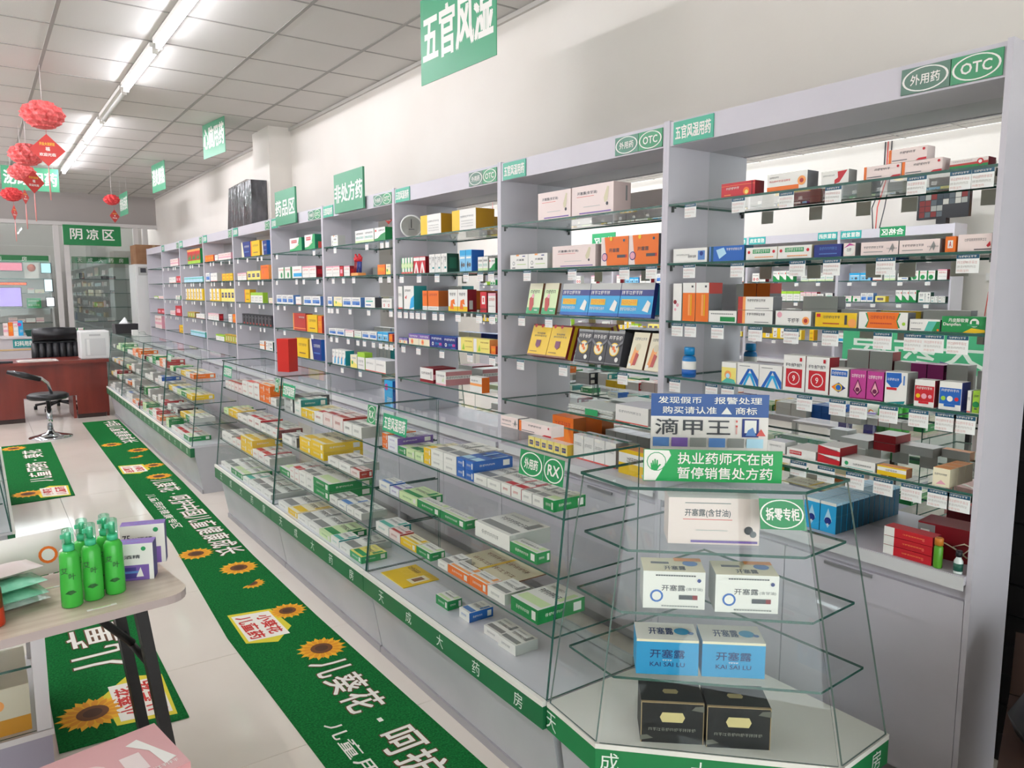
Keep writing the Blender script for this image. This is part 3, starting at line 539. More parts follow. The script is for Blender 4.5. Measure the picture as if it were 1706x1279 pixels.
row(0, 4, 'grnleaf', 1401, 1458, 761, d=0.08); row(0, 4, 'yelflat', 1460, 1510, 773, d=0.035); row(0, 4, 'cream3', 1552, 1582, 777, 1, d=0.045, deep=3)
row(0, 5, 'bluebig', 1338, 1392, 826, 2, d=0.03, deep=6, xf=2.235); row(0, 5, 'redlong', 1470, 1552, 875, 1, d=0.05, stack=3, xf=2.2)
for (bay, sh, xs, w_) in ((0, 0, (1150, 1230, 1310, 1388, 1527, 1600, 1655), .055), (0, 1, (1148, 1228, 1328, 1385, 1475, 1612), .058), (0, 2, (1128, 1150, 1195, 1258, 1318, 1383, 1470, 1522, 1555, 1595), .056),
                          (0, 3, (1124, 1185, 1212, 1340, 1395, 1430, 1480, 1530, 1575, 1612), .056), (0, 4, (1330, 1376, 1424, 1471, 1518, 1563, 1602), .06)):
    hang_tags(SHELVES[bay][sh], bay, ZS[sh], [max(DIV[bay]+0.05, min(DIV[bay+1]-.05, y_on(x, 2.2, ZS[sh]-0.03))) for x in xs], w_, .05)
# second-nearest bay
row(1, 0, 'bigpink', 896, 951, 323, d=0.1); row(1, 0, 'bigpink', 952, 1022, 313, d=0.1)
row(1, 1, 'smallpen', 850, 912, 425, 2, d=0.07); row(1, 1, 'bigpink', 920, 992, 411, d=0.06); row(1, 1, 'oranpen', 1001, 1097, 396, 2, d=0.1)
row(1, 2, 'card', 869, 921, 473, 2, d=0.012, lean=0.2, gap=0.02); row(1, 2, 'blueplast', 928, 1080, 474, 3, d=0.022, lean=0.16)
row(1, 3, 'yelplast', 870, 934, 545, 2, d=0.05, lean=0.3); row(1, 3, 'blackplast', 950, 1026, 552, 3, d=0.045, lean=0.22); row(1, 3, 'creamplast', 1034, 1094, 556, 2, d=0.016, lean=0.3, gap=0.012)
row(1, 4, 'plainw', 1025, 1080, 672, 1, d=0.15)
row(1, 5, 'orange', 920, 955, 690, 1, d=0.08, xf=2.3); row(1, 5, 'yelflat', 1030, 1078, 745, 1, d=0.08, xf=2.25)
row(1, 5, 'book', 880, 945, 725, 6, d=0.06, xf=2.25); row(1, 5, 'plainw', 955, 1026, 722, 4, d=0.1, xf=2.28)
hang_tags(SHELVES[1][1], 1, ZS[1], [y_on(x, 2.2, 1.6) for x in (878, 953, 1040, 1085)], .06, .05)
hang_tags(SHELVES[1][2], 1, ZS[2], [y_on(x, 2.2, 1.38) for x in (869, 914)], .055, .048)
hang_tags(SHELVES[1][3], 1, ZS[3], [y_on(x, 2.2, 1.16) for x in (867, 938, 1037)], .06, .05)
# third-nearest bay
row(2, 0, 'gold', 701, 735, 360, d=0.12); row(2, 0, 'gold', 753, 793, 352, d=0.12)
row(2, 1, 'grncard', 669, 688, 430, 4, d=0.06); row(2, 1, 'redhand', 689, 709, 428, 2, d=0.07); row(2, 1, 'stripes', 715, 745, 424, 3, d=0.08); row(2, 1, 'eyebox', 766, 786, 417, 2, d=0.08)
row(2, 1, 'whgrn', 796, 813, 428, 2, d=0.05); row(2, 1, 'grnhill', 815, 825, 430, d=0.05)
row(2, 2, 'plainw', 660, 671, 477, d=0.06); row(2, 2, 'tealw', 673, 690, 476, d=0.09); row(2, 2, 'orange', 704, 712, 484, d=0.05); row(2, 2, 'orange', 713, 731, 484, d=0.09); row(2, 2, 'flame', 747, 779, 482, 2, d=0.06)
row(2, 2, 'redgreen', 800, 811, 486, d=0.06); row(2, 2, 'redw', 813, 826, 488, d=0.06)
row(2, 3, 'purp', 663, 679, 562, 2, d=0.04); row(2, 3, 'purp', 681, 716, 555, 2, d=0.07); row(2, 3, 'navy2', 717, 761, 558, 2, d=0.07); row(2, 3, 'ylw2', 763, 816, 561, 2, d=0.06); row(2, 3, 'tinyora', 818, 826, 576, d=0.05)
row(2, 4, 'maroon', 700, 722, 611, d=0.16); row(2, 4, 'pinkside', 726, 743, 617, d=0.18); row(2, 4, 'orside', 783, 803, 626, d=0.05)
for sh, xs in ((1, (669, 698, 728, 776, 800, 818)), (2, (666, 676, 686, 696, 706, 724, 736, 763, 798, 820)), (3, (672, 697, 736, 783, 820))):
    hang_tags(SHELVES[2][sh], 2, ZS[sh], [y_on(x, 2.2, ZS[sh]-0.03) for x in xs], .055, .048)
# fourth-nearest bay
row(3, 0, 'smallpen', 552, 563, 393, d=0.06); row(3, 0, 'whgrn', 592, 623, 385, 2, d=0.05); row(3, 0, 'grnhill', 624, 642, 380, d=0.06)
row(3, 1, 'redw', 543, 566, 444, 2, d=0.05); row(3, 1, 'redt', 566, 572, 444, d=0.05); row(3, 1, 'redw', 573, 583, 443, d=0.05); row(3, 1, 'tinyora', 629, 642, 441, d=0.06); row(3, 1, 'yelblue', 643, 651, 440, d=0.06)
row(3, 2, 'bluew', 546, 554, 494, d=0.05); row(3, 2, 'yelblue', 556, 570, 494, d=0.05); row(3, 2, 'bluew', 571, 601, 495, 2, d=0.06); row(3, 2, 'tealbox', 608, 625, 495, d=0.06); row(3, 2, 'redrings', 636, 653, 497, d=0.06)
row(3, 3, 'bluew', 548, 574, 546, 2, d=0.06); row(3, 3, 'redw', 575, 589, 549, d=0.06); row(3, 3, 'whgrn', 590, 602, 551, d=0.06); row(3, 3, 'bluew', 603, 628, 551, 2, d=0.07); row(3, 3, 'eyebox', 629, 647, 552, 2, d=0.07); row(3, 3, 'tinyora', 648, 654, 556, d=0.05)
row(3, 4, 'tealw', 554, 576, 581, 4, d=0.07); row(3, 4, 'yelblue', 584, 595, 590, d=0.05); row(3, 4, 'limew', 596, 608, 586, d=0.06); row(3, 4, 'plainw', 609, 643, 596, 2, d=0.12)
row(3, 5, 'bluesm', 641, 655, 632, d=0.1, xf=2.24)
for sh, xs in ((0, (558, 611, 636, 645)), (1, (555, 572, 589, 634, 648)), (2, (548, 553, 562, 583, 614, 651)), (3, (552, 561, 580, 596, 607, 622, 634, 644, 652)), (4, (570, 600))):
    hang_tags(SHELVES[3][sh], 3, ZS[sh], [y_on(x, 2.2, ZS[sh]-0.03) for x in xs], .05, .045)
# fifth-nearest bay
row(4, 0, 'mint', 483, 503, 398, d=0.09); row(4, 0, 'mint', 508, 525, 392, d=0.09)
row(4, 1, 'grn3', 464, 486, 446, 2, d=0.05); row(4, 1, 'bluebelt', 487, 503, 444, d=0.06); row(4, 1, 'redw', 504, 527, 444, 2, d=0.06)
row(4, 2, 'bluew', 461, 489, 491, 3, d=0.06); row(4, 2, 'plainw', 493, 502, 494, d=0.05); row(4, 2, 'bluew', 506, 534, 493, 2, d=0.06)
row(4, 3, 'redbig', 489, 510, 521, d=0.06); row(4, 3, 'yelbig', 511, 529, 524, d=0.08); row(4, 3, 'tinyora', 530, 537, 526, d=0.06)
row(4, 4, 'yelbig', 493, 514, 562, d=0.06); row(4, 4, 'blubig', 517, 536, 563, d=0.05)
for sh, xs in ((0, (461, 523)), (1, (461, 494, 506, 529)), (2, (463, 474, 499, 526)), (3, (474, 520))):
    hang_tags(SHELVES[4][sh], 4, ZS[sh], [y_on(x, 2.2, ZS[sh]-0.03) for x in xs], .05, .045)
# sixth
row(5, 0, 'blubig', 403, 417, 404, d=0.05); row(5, 0, 'yelbig', 418, 433, 402, d=0.08); row(5, 0, 'blubig', 437, 445, 401, d=0.05)
row(5, 1, 'redw', 396, 411, 455, 2, d=0.05); row(5, 1, 'book', 412, 434, 452, 3, d=0.05); row(5, 1, 'ora2', 435, 448, 442, d=0.07)
row(5, 2, 'yelbig', 408, 417, 482, d=0.06); row(5, 2, 'limew', 418, 438, 487, 3, d=0.05); row(5, 2, 'cream3', 448, 455, 496, d=0.05)
row(5, 3, 'dark', 404, 453, 522, 9, d=0.06); row(5, 4, 'orside', 433, 441, 567, d=0.06); row(5, 4, 'stripes', 443, 455, 568, d=0.06)
# seventh
row(6, 0, 'tinyora', 342, 356, 426, 3, d=0.05); row(6, 0, 'plainw', 358, 363, 425, d=0.05); row(6, 0, 'pinkt', 364, 385, 423, 4, d=0.05)
row(6, 1, 'bluew', 343, 350, 455, 1, d=0.05); row(6, 1, 'plainw', 351, 362, 455, 2, d=0.05); row(6, 1, 'yelbig', 370, 388, 456, 3, d=0.06)
row(6, 2, 'slimyel', 350, 368, 481, 3, d=0.06); row(6, 2, 'book', 369, 391, 481, 4, d=0.05)
row(6, 3, 'redw', 347, 365, 521, 4, d=0.05); row(6, 3, 'redrings', 381, 387, 523, d=0.05); row(6, 3, 'tinyora', 388, 393, 523, d=0.05)
row(6, 4, 'limew', 360, 374, 556, 3, d=0.05); row(6, 4, 'oliv', 375, 395, 556, 5, d=0.05)
# eighth, ninth and the end bay
row(7, 0, 'gift', 313, 334, 417, 3, d=0.09); row(7, 1, 'mintt', 307, 338, 462, 6, d=0.05); row(7, 2, 'slimyel', 310, 339, 481, 6, d=0.06)
row(7, 3, 'oliv', 313, 325, 519, 3, d=0.06); row(7, 3, 'plainw', 327, 341, 522, 4, d=0.06); row(7, 4, 'mintt', 318, 342, 549, 5, d=0.05)
row(8, 0, 'pinkt', 284, 297, 432, 3, d=0.06); row(8, 1, 'plainw', 282, 293, 462, 2, d=0.05); row(8, 1, 'redt', 294, 301, 460, 2, d=0.05)
row(8, 2, 'grn3', 293, 301, 492, 2, d=0.05); row(8, 3, 'redt', 293, 303, 509, 1, d=0.08); row(8, 3, 'pinkt', 284, 292, 517, 2, d=0.05); row(8, 4, 'yelbig', 299, 308, 541, 1, d=0.06)
row(9, 2, 'limew', 257, 263, 493, 1, d=0.05); row(9, 2, 'pinkt', 264, 274, 493, 2, d=0.05); row(9, 3, 'redt', 263, 275, 514, 2, d=0.06); row(9, 4, 'pinkt', 259, 270, 525, 2, d=0.06)
for i in range(5, 9):
    for sh in range(4):
        ys = [DIV[i]+0.15+0.26*k+0.07*((k*7+sh*3+i) % 3) for k in range(4)]
        hang_tags(SHELVES[i][sh], i, ZS[sh], [y for y in ys if y < DIV[i+1]-0.06], .045, .045)
# ------------------------------------------------------------------ slanted glass counters
def extr(mb, prof, y0, y1, m):
    n = len(prof); k = len(mb.v)
    mb.v += [(x, y0, z) for x, z in prof]+[(x, y1, z) for x, z in prof]; q = mb.mi(m)
    mb.f.append(tuple(k+i for i in range(n))); mb.m.append(q); mb.f.append(tuple(k+n+i for i in reversed(range(n)))); mb.m.append(q)
    for i in range(n):
        j = (i+1) % n; mb.f.append((k+j, k+i, k+n+i, k+n+j)); mb.m.append(q)
    return mb
BASEB = noisy('counter_base_board', 'b9b8bc', 'c2c1c4', 4, 0.35)
BANDG = pm('1e6b40', 0.4)
def xg(z, zt, xb, xt): return xb+(z-0.37)*(xt-xb)/(zt-0.37)
CZ = [0.887, 0.718, 0.548]
def counter(y0, y1, zt, label, xb=1.235, xt=1.31, xk=1.585, sgn=1, x_off=0.0, stickers=(), far=False):
    """children in local coordinates with the origin on the floor under the green band"""
    L = y1-y0; g = 0.004
    u = empty('display_counter', (x_off+xb if sgn > 0 else x_off-xb, y0 if sgn > 0 else y1, 0), 0 if sgn > 0 else math.pi)
    X = lambda z: xg(z, zt, 0, xt-xb); XK = xk-xb
    obj('base', extr(MB(), [(0.072, 0), (XK, 0), (XK, 0.355), (0.02, 0.355), (0.02, 0.29)], g, L-g, BASEB), u)
    obj('plinth_strip', MB().box(0.058, g, 0.0, 0.071, L-g, 0.03, pm('9d9a9c')), u)
    obj('deck', MB().box(0.0, g, 0.356, XK, L-g, 0.369, pm('d5d3d8', 0.25)), u)
    obj('rim', MB().box(-0.014, g/2, 0.357, -0.001, L-g/2, 0.374, pm('e6e3da')), u)
    bd = obj('name_band', MB().box(-0.012, g/2, 0.288, 0.018, L-g/2, 0.3555, BANDG), u)
    s = '天成大药房'
    for k, c in enumerate(s):
        yy = L*(0.86-0.19*k)
        m = MB(); put_text(m, c, (-0.0126, yy+0.022, 0.300), (0, -0.044, 0), (0, 0, 0.045), pm('e8efe6'), 0.004); obj('lettering', m, bd)
    t = 0.006; zb = 0.37
    obj('front_glass', MB().slab((X(zb), L-g, zb), (X(zb), g, zb), (X(zt-.007), g, zt-0.007), (X(zt-.007), L-g, zt-0.007), -t, GLASS, GEDGE), u)
    obj('top_glass', MB().box(X(zt)-0.008, g/2, zt-0.006, XK, L-g/2, zt, [GEDGE, GEDGE, GEDGE, GEDGE, None, GLASS]), u)
    for yy in (g, L-g-0.005):
        obj('side_glass', MB().slab((X(zb)+.008, yy+.005, zb), (XK, yy+.005, zb), (XK, yy+.005, zt-.008), (X(zt)+.008, yy+.005, zt-.008), 0.005, GLASS, GEDGE), u)
    sh = []
    for z in [c*(zt/1.066) for c in CZ]:
        sh.append(obj('glass_shelf', MB().box(X(z)+0.010, g+.006, z-0.006, XK-0.01, L-g-.006, z, [GEDGE, None, GEDGE, GEDGE, None, SHELFG]), u))
    obj('back_rail', MB().box(XK-0.008, g+.006, 0.371, XK, L-g-.006, 0.40, pm('c5c5c5')), u)
    nv = Vector((-(zt-zb), 0, X(zt)-X(zb))).normalized()
    for (txt, ya, yb, za, zb2, bg, ring) in stickers:
        m = MB(); pts = []
        o0 = lambda y, z, e=0.0012: Vector((X(z), y-y0, z))+nv*e
        m.quad(o0(ya, za), o0(yb, za), o0(yb, zb2), o0(ya, zb2), pm(bg, 0.35))
        U = o0(yb, za)-o0(ya, za); V = o0(ya, zb2)-o0(ya, za)
        if ring:
            c = (o0(ya, za)+o0(yb, zb2))/2+nv*0.0004
            for i in range(28):
                a, b = 2*math.pi*i/28, 2*math.pi*(i+1)/28; e = lambda q, r: c+U*(.5*r*math.cos(q))+V*(.5*r*math.sin(q))
                m.quad(e(a, .93), e(b, .93), e(b, .84), e(a, .84), 'W')
            put_text(m, txt, o0(ya, za)+U*.22+V*.3+nv*.0004, U*.56, V*.4, pm('W'), 0.02)
        else:
            put_text(m, txt, o0(ya, za)+U*.06+V*.15+nv*.0004, U*.88, V*.7, pm('W'), 0.02)
        obj('category_sticker', m, u)
    if label: tag(u, label, 'display counter', 'slanted glass display counters')
    return u
SG = '1f8a50'
CY_ = [1.575, 2.79, 3.99, 5.16]
counter(CY_[0], CY_[1], 1.066, 'slanted glass display counter with green name band, beside the angled corner cabinet', stickers=(
    ('五官风湿用药', 2.735, 2.53, 0.965, 1.035, '1f9a6a', 0), ('外用药', 1.80, 1.685, 0.975, 1.05, SG, 1), ('RX', 1.683, 1.59, 0.975, 1.05, SG, 1)))
counter(CY_[1], CY_[2], 1.066, 'slanted glass display counter with green name band, middle one of three joined counters', stickers=(
    ('五官风湿用药', 3.95, 3.76, 0.965, 1.035, '1f9a6a', 0), ('RX', 2.885, 2.805, 0.975, 1.05, SG, 1)))
counter(CY_[2], CY_[3], 1.066, 'slanted glass display counter with green name band, far end of three joined counters', stickers=(
    ('五官风湿用药', 5.12, 4.93, 0.965, 1.035, '1f9a6a', 0), ('RX', 4.08, 4.01, 0.975, 1.05, SG, 1)))
FY = [5.86, 6.97, 8.08, 9.19, 10.24]
for k in range(4):
    counter(FY[k], FY[k+1], 1.02, f'slanted glass display counter in the farther row, {NTH[k]} behind the gap', far=True, stickers=((('五官风湿用药', FY[k+1]-.05, FY[k+1]-.2, .93, .99, '1f9a6a', 0),) if k == 0 else ()))
# wares lying in the counters
CK = ['redw', 'whgrn', 'bluew', 'plainw', 'redlabel', 'grnleaf', 'greenbar', 'redwedge', 'tealbox', 'yelflat', 'maroon', 'whgreen', 'orside', 'redrings', 'bluebelt', 'limew', 'longred', 'purp']
FLAT = {}
FLATK = [('W', 'G', 'grey-white box with green end', 'h'), ('W', 'D', 'white box with dark red end', 'r'), ('W', 'B', 'white box with blue end', 'b'), ('E', 'Y', 'cream box with yellow end', 'Y'), ('W', 'g', 'plain white flat box', 'A'),
         ('W', 'R', 'white box with red end', 'R'), ('y', 'S', 'pale yellow box with green end', 'S'), ('x', 'V', 'white box with violet end', 'V'), ('g', 'k', 'grey box with dark end', 'k'), ('W', 'O', 'white box with orange end', 'o'),
         ('h', 'G', 'pale green flat box', 'G'), ('P', 'f', 'pinkish box with brick end', 'f'), ('B', 'B', 'blue flat box', 'c'), ('W', 'T', 'white box with teal end', 't')]
def flat(ki, w, d, h):
    q = (ki, round(w, 3), round(d, 3), round(h, 3))
    if q not in FLAT:
        c, e, lk, a = FLATK[ki]
        FLAT[q] = carton(w, d, h, c if ki % 3 else e, e, c, [('T', .2, .38, .7, .64, 6, a if ki % 3 else 'W'), ('R', .78, .2, .92, .8, 'W'), ], [('T', .15, .4, .55, .62, 5, 'W'), ('R', .75, .2, .92, .8, 'W')] if e != 'g' else [],
                         [('R', .06, .1, .94, .32, a), ('T', .12, .5, .8, .66, 7, 'k'), ('T', .12, .78, .6, .86, 9, 'A'), ('R', .8, .5, .94, .9, a)]).mesh('pill_box')
    return FLAT[q]
def lay(ki, x, y, z, w, d, h, loc, stack=1, rz=0):
    for s in range(stack):
        o = obj('pill_box', flat(ki, w, d, h), None, (x, y, z+0.0006+s*(h+0.0005)), (0, 0, rz)); lk = FLATK[ki][2]
        if stack > 1: lk = ('lower ', 'upper ')[min(s, 1)]+lk if stack == 2 else ('bottom ', 'middle ', 'topmost ')[s]+lk
        ware(o, lk, loc)
CW = ['nearest counter', 'middle counter', 'third counter']
SW = ['upper shelf', 'middle shelf', 'lower shelf', 'floor']
def fill(ci, sh, items, y_start):
    """items: (kind, n, width along the counter, depth, height, stack[, set back])"""
    y = y_start; z = CZ[sh] if sh < 3 else 0.369
    xf = xg(z, 1.066, 1.235, 1.31)+0.022
    for it in items:
        ki, n, w, d, h, st = it[:6]; xo = it[6] if len(it) > 6 else 0
        if ki is None: y -= w; continue
        for k in range(n):
            if y-w < CY_[ci]+0.012: return
            lay(ki, xf+d/2+xo, y-w/2, z, w-0.003, d, h, f'{SW[sh]}, {CW[ci]}', st); y -= w
fill(0, 0, [(9, 1, .05, .13, .03, 2), (7, 1, .09, .16, .028, 2), (0, 1, .07, .14, .03, 1), (10, 2, .07, .15, .032, 1), (3, 1, .055, .13, .03, 2), (4, 2, .09, .2, .032, 2), (12, 2, .055, .16, .033, 2), (4, 2, .08, .17, .03, 1), (5, 2, .055, .12, .033, 1), (4, 2, .055, .12, .032, 1), (0, 1, .05, .12, .035, 1)], 2.77)
fill(0, 1, [(2, 1, .1, .07, .035, 1), (7, 1, .08, .07, .03, 1), (10, 1, .15, .11, .03, 1), (0, 1, .17, .05, .03, 1), (0, 1, .17, .05, .03, 1), (None, 0, .06, 0, 0, 0), (4, 1, .2, .16, .05, 1), (0, 1, .14, .05, .035, 1)], 2.77)
fill(0, 2, [(13, 1, .12, .1, .035, 1), (11, 1, .1, .06, .035, 1), (3, 1, .13, .06, .03, 1), (0, 1, .11, .06, .03, 1), (None, 0, .05, 0, 0, 0), (4, 1, .07, .1, .025, 1), (9, 1, .14, .06, .03, 1), (9, 1, .11, .06, .035, 1), (4, 1, .1, .1, .035, 1), (None, 0, .03, 0, 0, 0), (0, 1, .14, .18, .045, 1)], 2.77)
fill(0, 3, [(None, 0, .42, 0, 0, 0), (0, 1, .09, .06, .035, 1, .06), (None, 0, .06, 0, 0, 0), (2, 1, .07, .1, .035, 1, .07), (None, 0, .09, 0, 0, 0), (4, 1, .1, .09, .03, 1, .07), (4, 1, .1, .09, .035, 1, .06)], 2.77)
fill(1, 0, [(8, 1, .14, .2, .04, 2), (None, 0, .02, 0, 0, 0), (13, 1, .1, .14, .04, 2), (3, 2, .09, .16, .045, 1), (5, 1, .12, .15, .05, 1), (11, 1, .12, .13, .06, 1), (11, 1, .12, .13, .06, 1), (4, 2, .1, .15, .05, 1)], 3.97)
fill(1, 1, [(4, 1, .16, .1, .04, 1), (8, 1, .07, .12, .05, 1), (None, 0, .04, 0, 0, 0), (3, 1, .16, .2, .035, 2), (3, 1, .17, .2, .04, 2), (None, 0, .05, 0, 0, 0), (4, 2, .13, .14, .035, 1), (11, 1, .1, .06, .03, 1)], 3.97)
fill(1, 2, [(0, 1, .16, .2, .035, 1), (5, 2, .07, .16, .03, 2), (4, 2, .1, .2, .035, 2), (0, 1, .2, .22, .04, 2), (4, 1, .1, .1, .035, 1), (2, 1, .1, .12, .03, 1), (4, 2, .08, .12, .03, 1)], 3.97)
fill(1, 3, [(4, 1, .16, .22, .03, 1), (3, 1, .14, .2, .03, 1), (4, 2, .15, .2, .028, 1), (10, 1, .14, .18, .03, 1), (13, 1, .1, .1, .035, 1), (4, 1, .12, .2, .03, 1), (6, 1, .12, .12, .03, 1)], 3.96)
fill(2, 0, [(1, 3, .07, .13, .045, 1), (11, 2, .09, .15, .045, 1), (1, 2, .12, .18, .04, 2), (5, 1, .11, .14, .045, 2), (9, 2, .1, .13, .05, 2), (4, 1, .1, .12, .04, 1)], 5.14)
fill(2, 1, [(10, 1, .12, .16, .035, 1), (3, 2, .1, .12, .045, 1), (4, 2, .11, .15, .04, 1), (5, 2, .13, .13, .055, 1), (4, 2, .1, .15, .045, 1), (1, 1, .1, .14, .045, 1)], 5.14)
fill(2, 2, [(4, 2, .12, .16, .05, 1), (1, 2, .1, .2, .04, 1), (3, 2, .12, .18, .045, 2), (5, 2, .11, .16, .045, 1), (4, 1, .1, .15, .04, 1)], 5.14)
fill(2, 3, [(4, 2, .12, .2, .03, 1), (0, 2, .13, .18, .035, 1), (13, 1, .12, .15, .03, 1), (4, 3, .14, .2, .03, 1)], 5.12)
rr = random.Random(5)
for k in range(4):
    for sh in range(4):
        z = (CZ[sh]*1.02/1.066) if sh < 3 else 0.369
        y = FY[k+1]-0.04; xf = xg(z, 1.02, 1.235, 1.31)+0.03
        while y > FY[k]+0.22:
            ki = rr.choice([0, 1, 2, 3, 4, 4, 4, 5, 9, 10, 8]); wd = rr.uniform(.11, .19)
            lay(ki, xf+0.08, y-wd/2, z, round(wd, 2), .16, .035, f'{SW[sh]}, {NTH[k]} gap-row counter', rr.choice([1, 1, 2])); y -= wd+rr.choice([0.004, .004, .1])
# a flat yellow card on the floor of the nearest counter and pale leaflets beside
o = obj('yellow_card', carton(.2, .16, .003, 'y', 'Y', 'Y', top=[('R', .65, .3, .92, .8, 'E'), ('R', .7, .4, .86, .7, 'Z'), ('T', .08, .7, .5, .85, 5, 'Z')]), None, (1.36, 2.64, .3696)); tag(o, 'flat yellow card lying on the floor of the nearest counter', 'card')
o = obj('price_leaflet', carton(.32, .2, .004, 'y', 'Z', 'e', top=[('T', .1, .1+.0, .9, .2, 9, 'Z'), ('T', .1, .4, .9, .5, 8, 'Z'), ('T', .1, .7, .9, .8, 9, 'Z'), ('R', .45, .05, .5, .95, 'Y')]), None, (1.44, 2.13, .5486)); tag(o, 'crumpled yellow printed leaflet on the lower shelf of the nearest counter', 'leaflet')
# things standing on the counter tops
o = obj('gift_carton', MB().box(-.045, -.14, 0, .045, .14, .3, [pm('c8281f'), pm('c8281f'), pm('c8281f'), pm('Y'), pm('c8281f'), pm('c8281f')]), None, (1.42, 0, 1.0666)); 
o.location.y = y_on(476, 1.40, 1.0666)+0.02; o.rotation_euler = (0, 0, math.radians(28)); o.scale = (.8, .3, .62)
tag(o, 'tall plain red carton with yellow side on the third counter', 'carton')
o = put('redline', 1.45, 0, 1.066, .17, .05, .035, ''); WARES.pop(); o.location.y = y_on(893, 1.43, 1.066); tag(o, 'pink and white ointment carton lying on the nearest counter top', 'medicine box')
o2 = put('longwhite', 1.45, 0, 1.066, .1, .045, .036, ''); WARES.pop(); o2.location.y = o.location.y+0.145; tag(o2, 'short white carton beside the pink ointment carton on the counter top', 'medicine box')
# ------------------------------------------------------------------ angled corner cabinet
PB = [(1.24, 1.565), (1.222, 1.345), (1.636, .93), (1.862, .94), (1.862, 1.565)]
PT = [(1.352, 1.565), (1.341, 1.372), (1.668, 1.083), (1.877, 1.092), (1.877, 1.565)]
ZT, ZB = 1.02, .37
def mixp(t): return [(a[0]+(b[0]-a[0])*t, a[1]+(b[1]-a[1])*t) for a, b in zip(PB, PT)]
def inset(p, d):
    cx = sum(q[0] for q in p)/len(p); cy = sum(q[1] for q in p)/len(p)
    return [(x+(cx-x)*d, y+(cy-y)*d) for x, y in p]
cc = empty('corner_cabinet', (1.6, 1.25, 0)); off = Vector((1.6, 1.25, 0))
def L2(p): return [(x-off.x, y-off.y) for x, y in p]
obj('base', MB().prism(L2(inset(PB, .14)), 0.0, .29, BASEB, pts2=L2(inset(PB, .06))), cc)
obj('deck', MB().prism(L2(inset(PB, .004)), .357, .369, pm('d5d3d8', .25)), cc)
bd = obj('name_band', MB().prism(L2(inset(PB, -.02)), .29, .3565, pm('1d7d46', .4)), cc)
obj('rim', MB().prism(L2(inset(PB, -.022)), .3568, .3705, pm('e6e3da')), cc)
def on_face(p, q, s, a, z0, h, wd):
    p, q = Vector((*p, 0)), Vector((*q, 0)); d = (q-p).normalized(); n = Vector((d.y, -d.x, 0))
    o_ = p.lerp(q, a)-d*wd/2-n*(-.0012)+Vector((0, 0, z0))-off
    return put_text(MB(), s, o_, d*wd, Vector((0, 0, h)), pm('e8efe6'), .004)
BO = inset(PB, -.02)
for i, s, a in ((0, '天', .1), (1, '成', .06), (1, '大', .44), (1, '药', .8), (2, '房', .72)):
    obj('lettering', on_face(BO[i], BO[i+1], s, a, .2985, .05, .048), bd)
for i in range(3):
    a, b, c, d = [Vector((*q, z)) for q, z in ((PB[i], ZB+.002), (PB[i+1], ZB+.002), (PT[i+1], ZT-.009), (PT[i], ZT-.009))]
    e = (b-a).normalized()*.004
    obj('glass_panel', MB().slab(a+e-off, b-e-off, c-e-off, d+e-off, .005, GLASS, pm('6f8079', .2)), cc)
obj('top_glass', MB().prism(L2(inset(PT, -.02)), ZT-.008, ZT, GLASS, GEDGE), cc)
CCZ = [.857, .70, .535]
for z in CCZ:
    obj('glass_shelf', MB().prism(L2(inset(mixp((z-ZB)/(ZT-ZB)), .07)), z-.007, z, SHELFG, GEDGE), cc)
U0 = Vector((.76, -.65, 0)).normalized()           # direction of the wares' fronts
N0 = Vector((-U0.y*-1, 0, 0)); NF = Vector((-.65, -.76, 0)).normalized()
def face_sticker(s, a0, a1, z0, z1):
    t0, t1 = (z0-ZB)/(ZT-ZB), (z1-ZB)/(ZT-ZB); m = MB()
    f = lambda a, t: (Vector((*mixp(t)[1], ZB+t*(ZT-ZB))).lerp(Vector((*mixp(t)[2], ZB+t*(ZT-ZB))), a))+NF*.003-off
    A, B, C, D = f(a0, t0), f(a1, t0), f(a1, t1), f(a0, t1); m.quad(A, B, C, D, pm('1f8a50', .35)); U, V = B-A, D-A; c = (A+C)/2+NF*.0005
    for i in range(28):
        q, r = 2*math.pi*i/28, 2*math.pi*(i+1)/28; e = lambda x, k: c+U*(.5*k*math.cos(x))+V*(.5*k*math.sin(x))
        m.quad(e(q, .95), e(r, .95), e(r, .88), e(q, .88), 'W')
    put_text(m, s, A+U*.14+V*.3+NF*.0005, U*.72, V*.4, pm('W'), .02); return m
obj('category_sticker', face_sticker('拆零专柜', .74, .985, .925, 1.0), cc)
tag(cc, 'angled glass corner cabinet with green name band at the end of the counters', 'display cabinet')
# its wares: fronts parallel to the angled glass (local -X of a carton is its front)
RZ = math.atan2(-NF.y, -NF.x)
def ccput(key, px, py, z, w, d, h, label, cat='medicine box'):
    """front lower edge centre at photo point px, py on the plane z"""
    r = ray(px, py); t = (z-H)/r.z; c = Vector((r.x*t, r.y*t, z))+Vector((-NF.x, -NF.y, 0))*(d/2)
    o = obj(K[key][6], kmesh(key, w, d, h), None, (c.x, c.y, z+.0006), (0, 0, RZ)); return tag(o, label, cat)
kind('ccpink', 'P', 'P', 'W', [('X', '开塞露(含甘油)', .18, .58, .68, .76, 'k'), ('R', .16, .53, .7, .545, 'r'), ('R', .18, .88, .68, .9, 'A'), ('P', [(.82, .4), (.9, .75), (.96, .7), (.9, .35)], 'P'), ('C', .88, .32, .09, 'k'), ('C', .93, .24, .07, 'q'), ('R', .25, .04, .98, .09, 'V'), ('R', .3, .3, .65, .315, 'g')], [], '', 'enema_box')
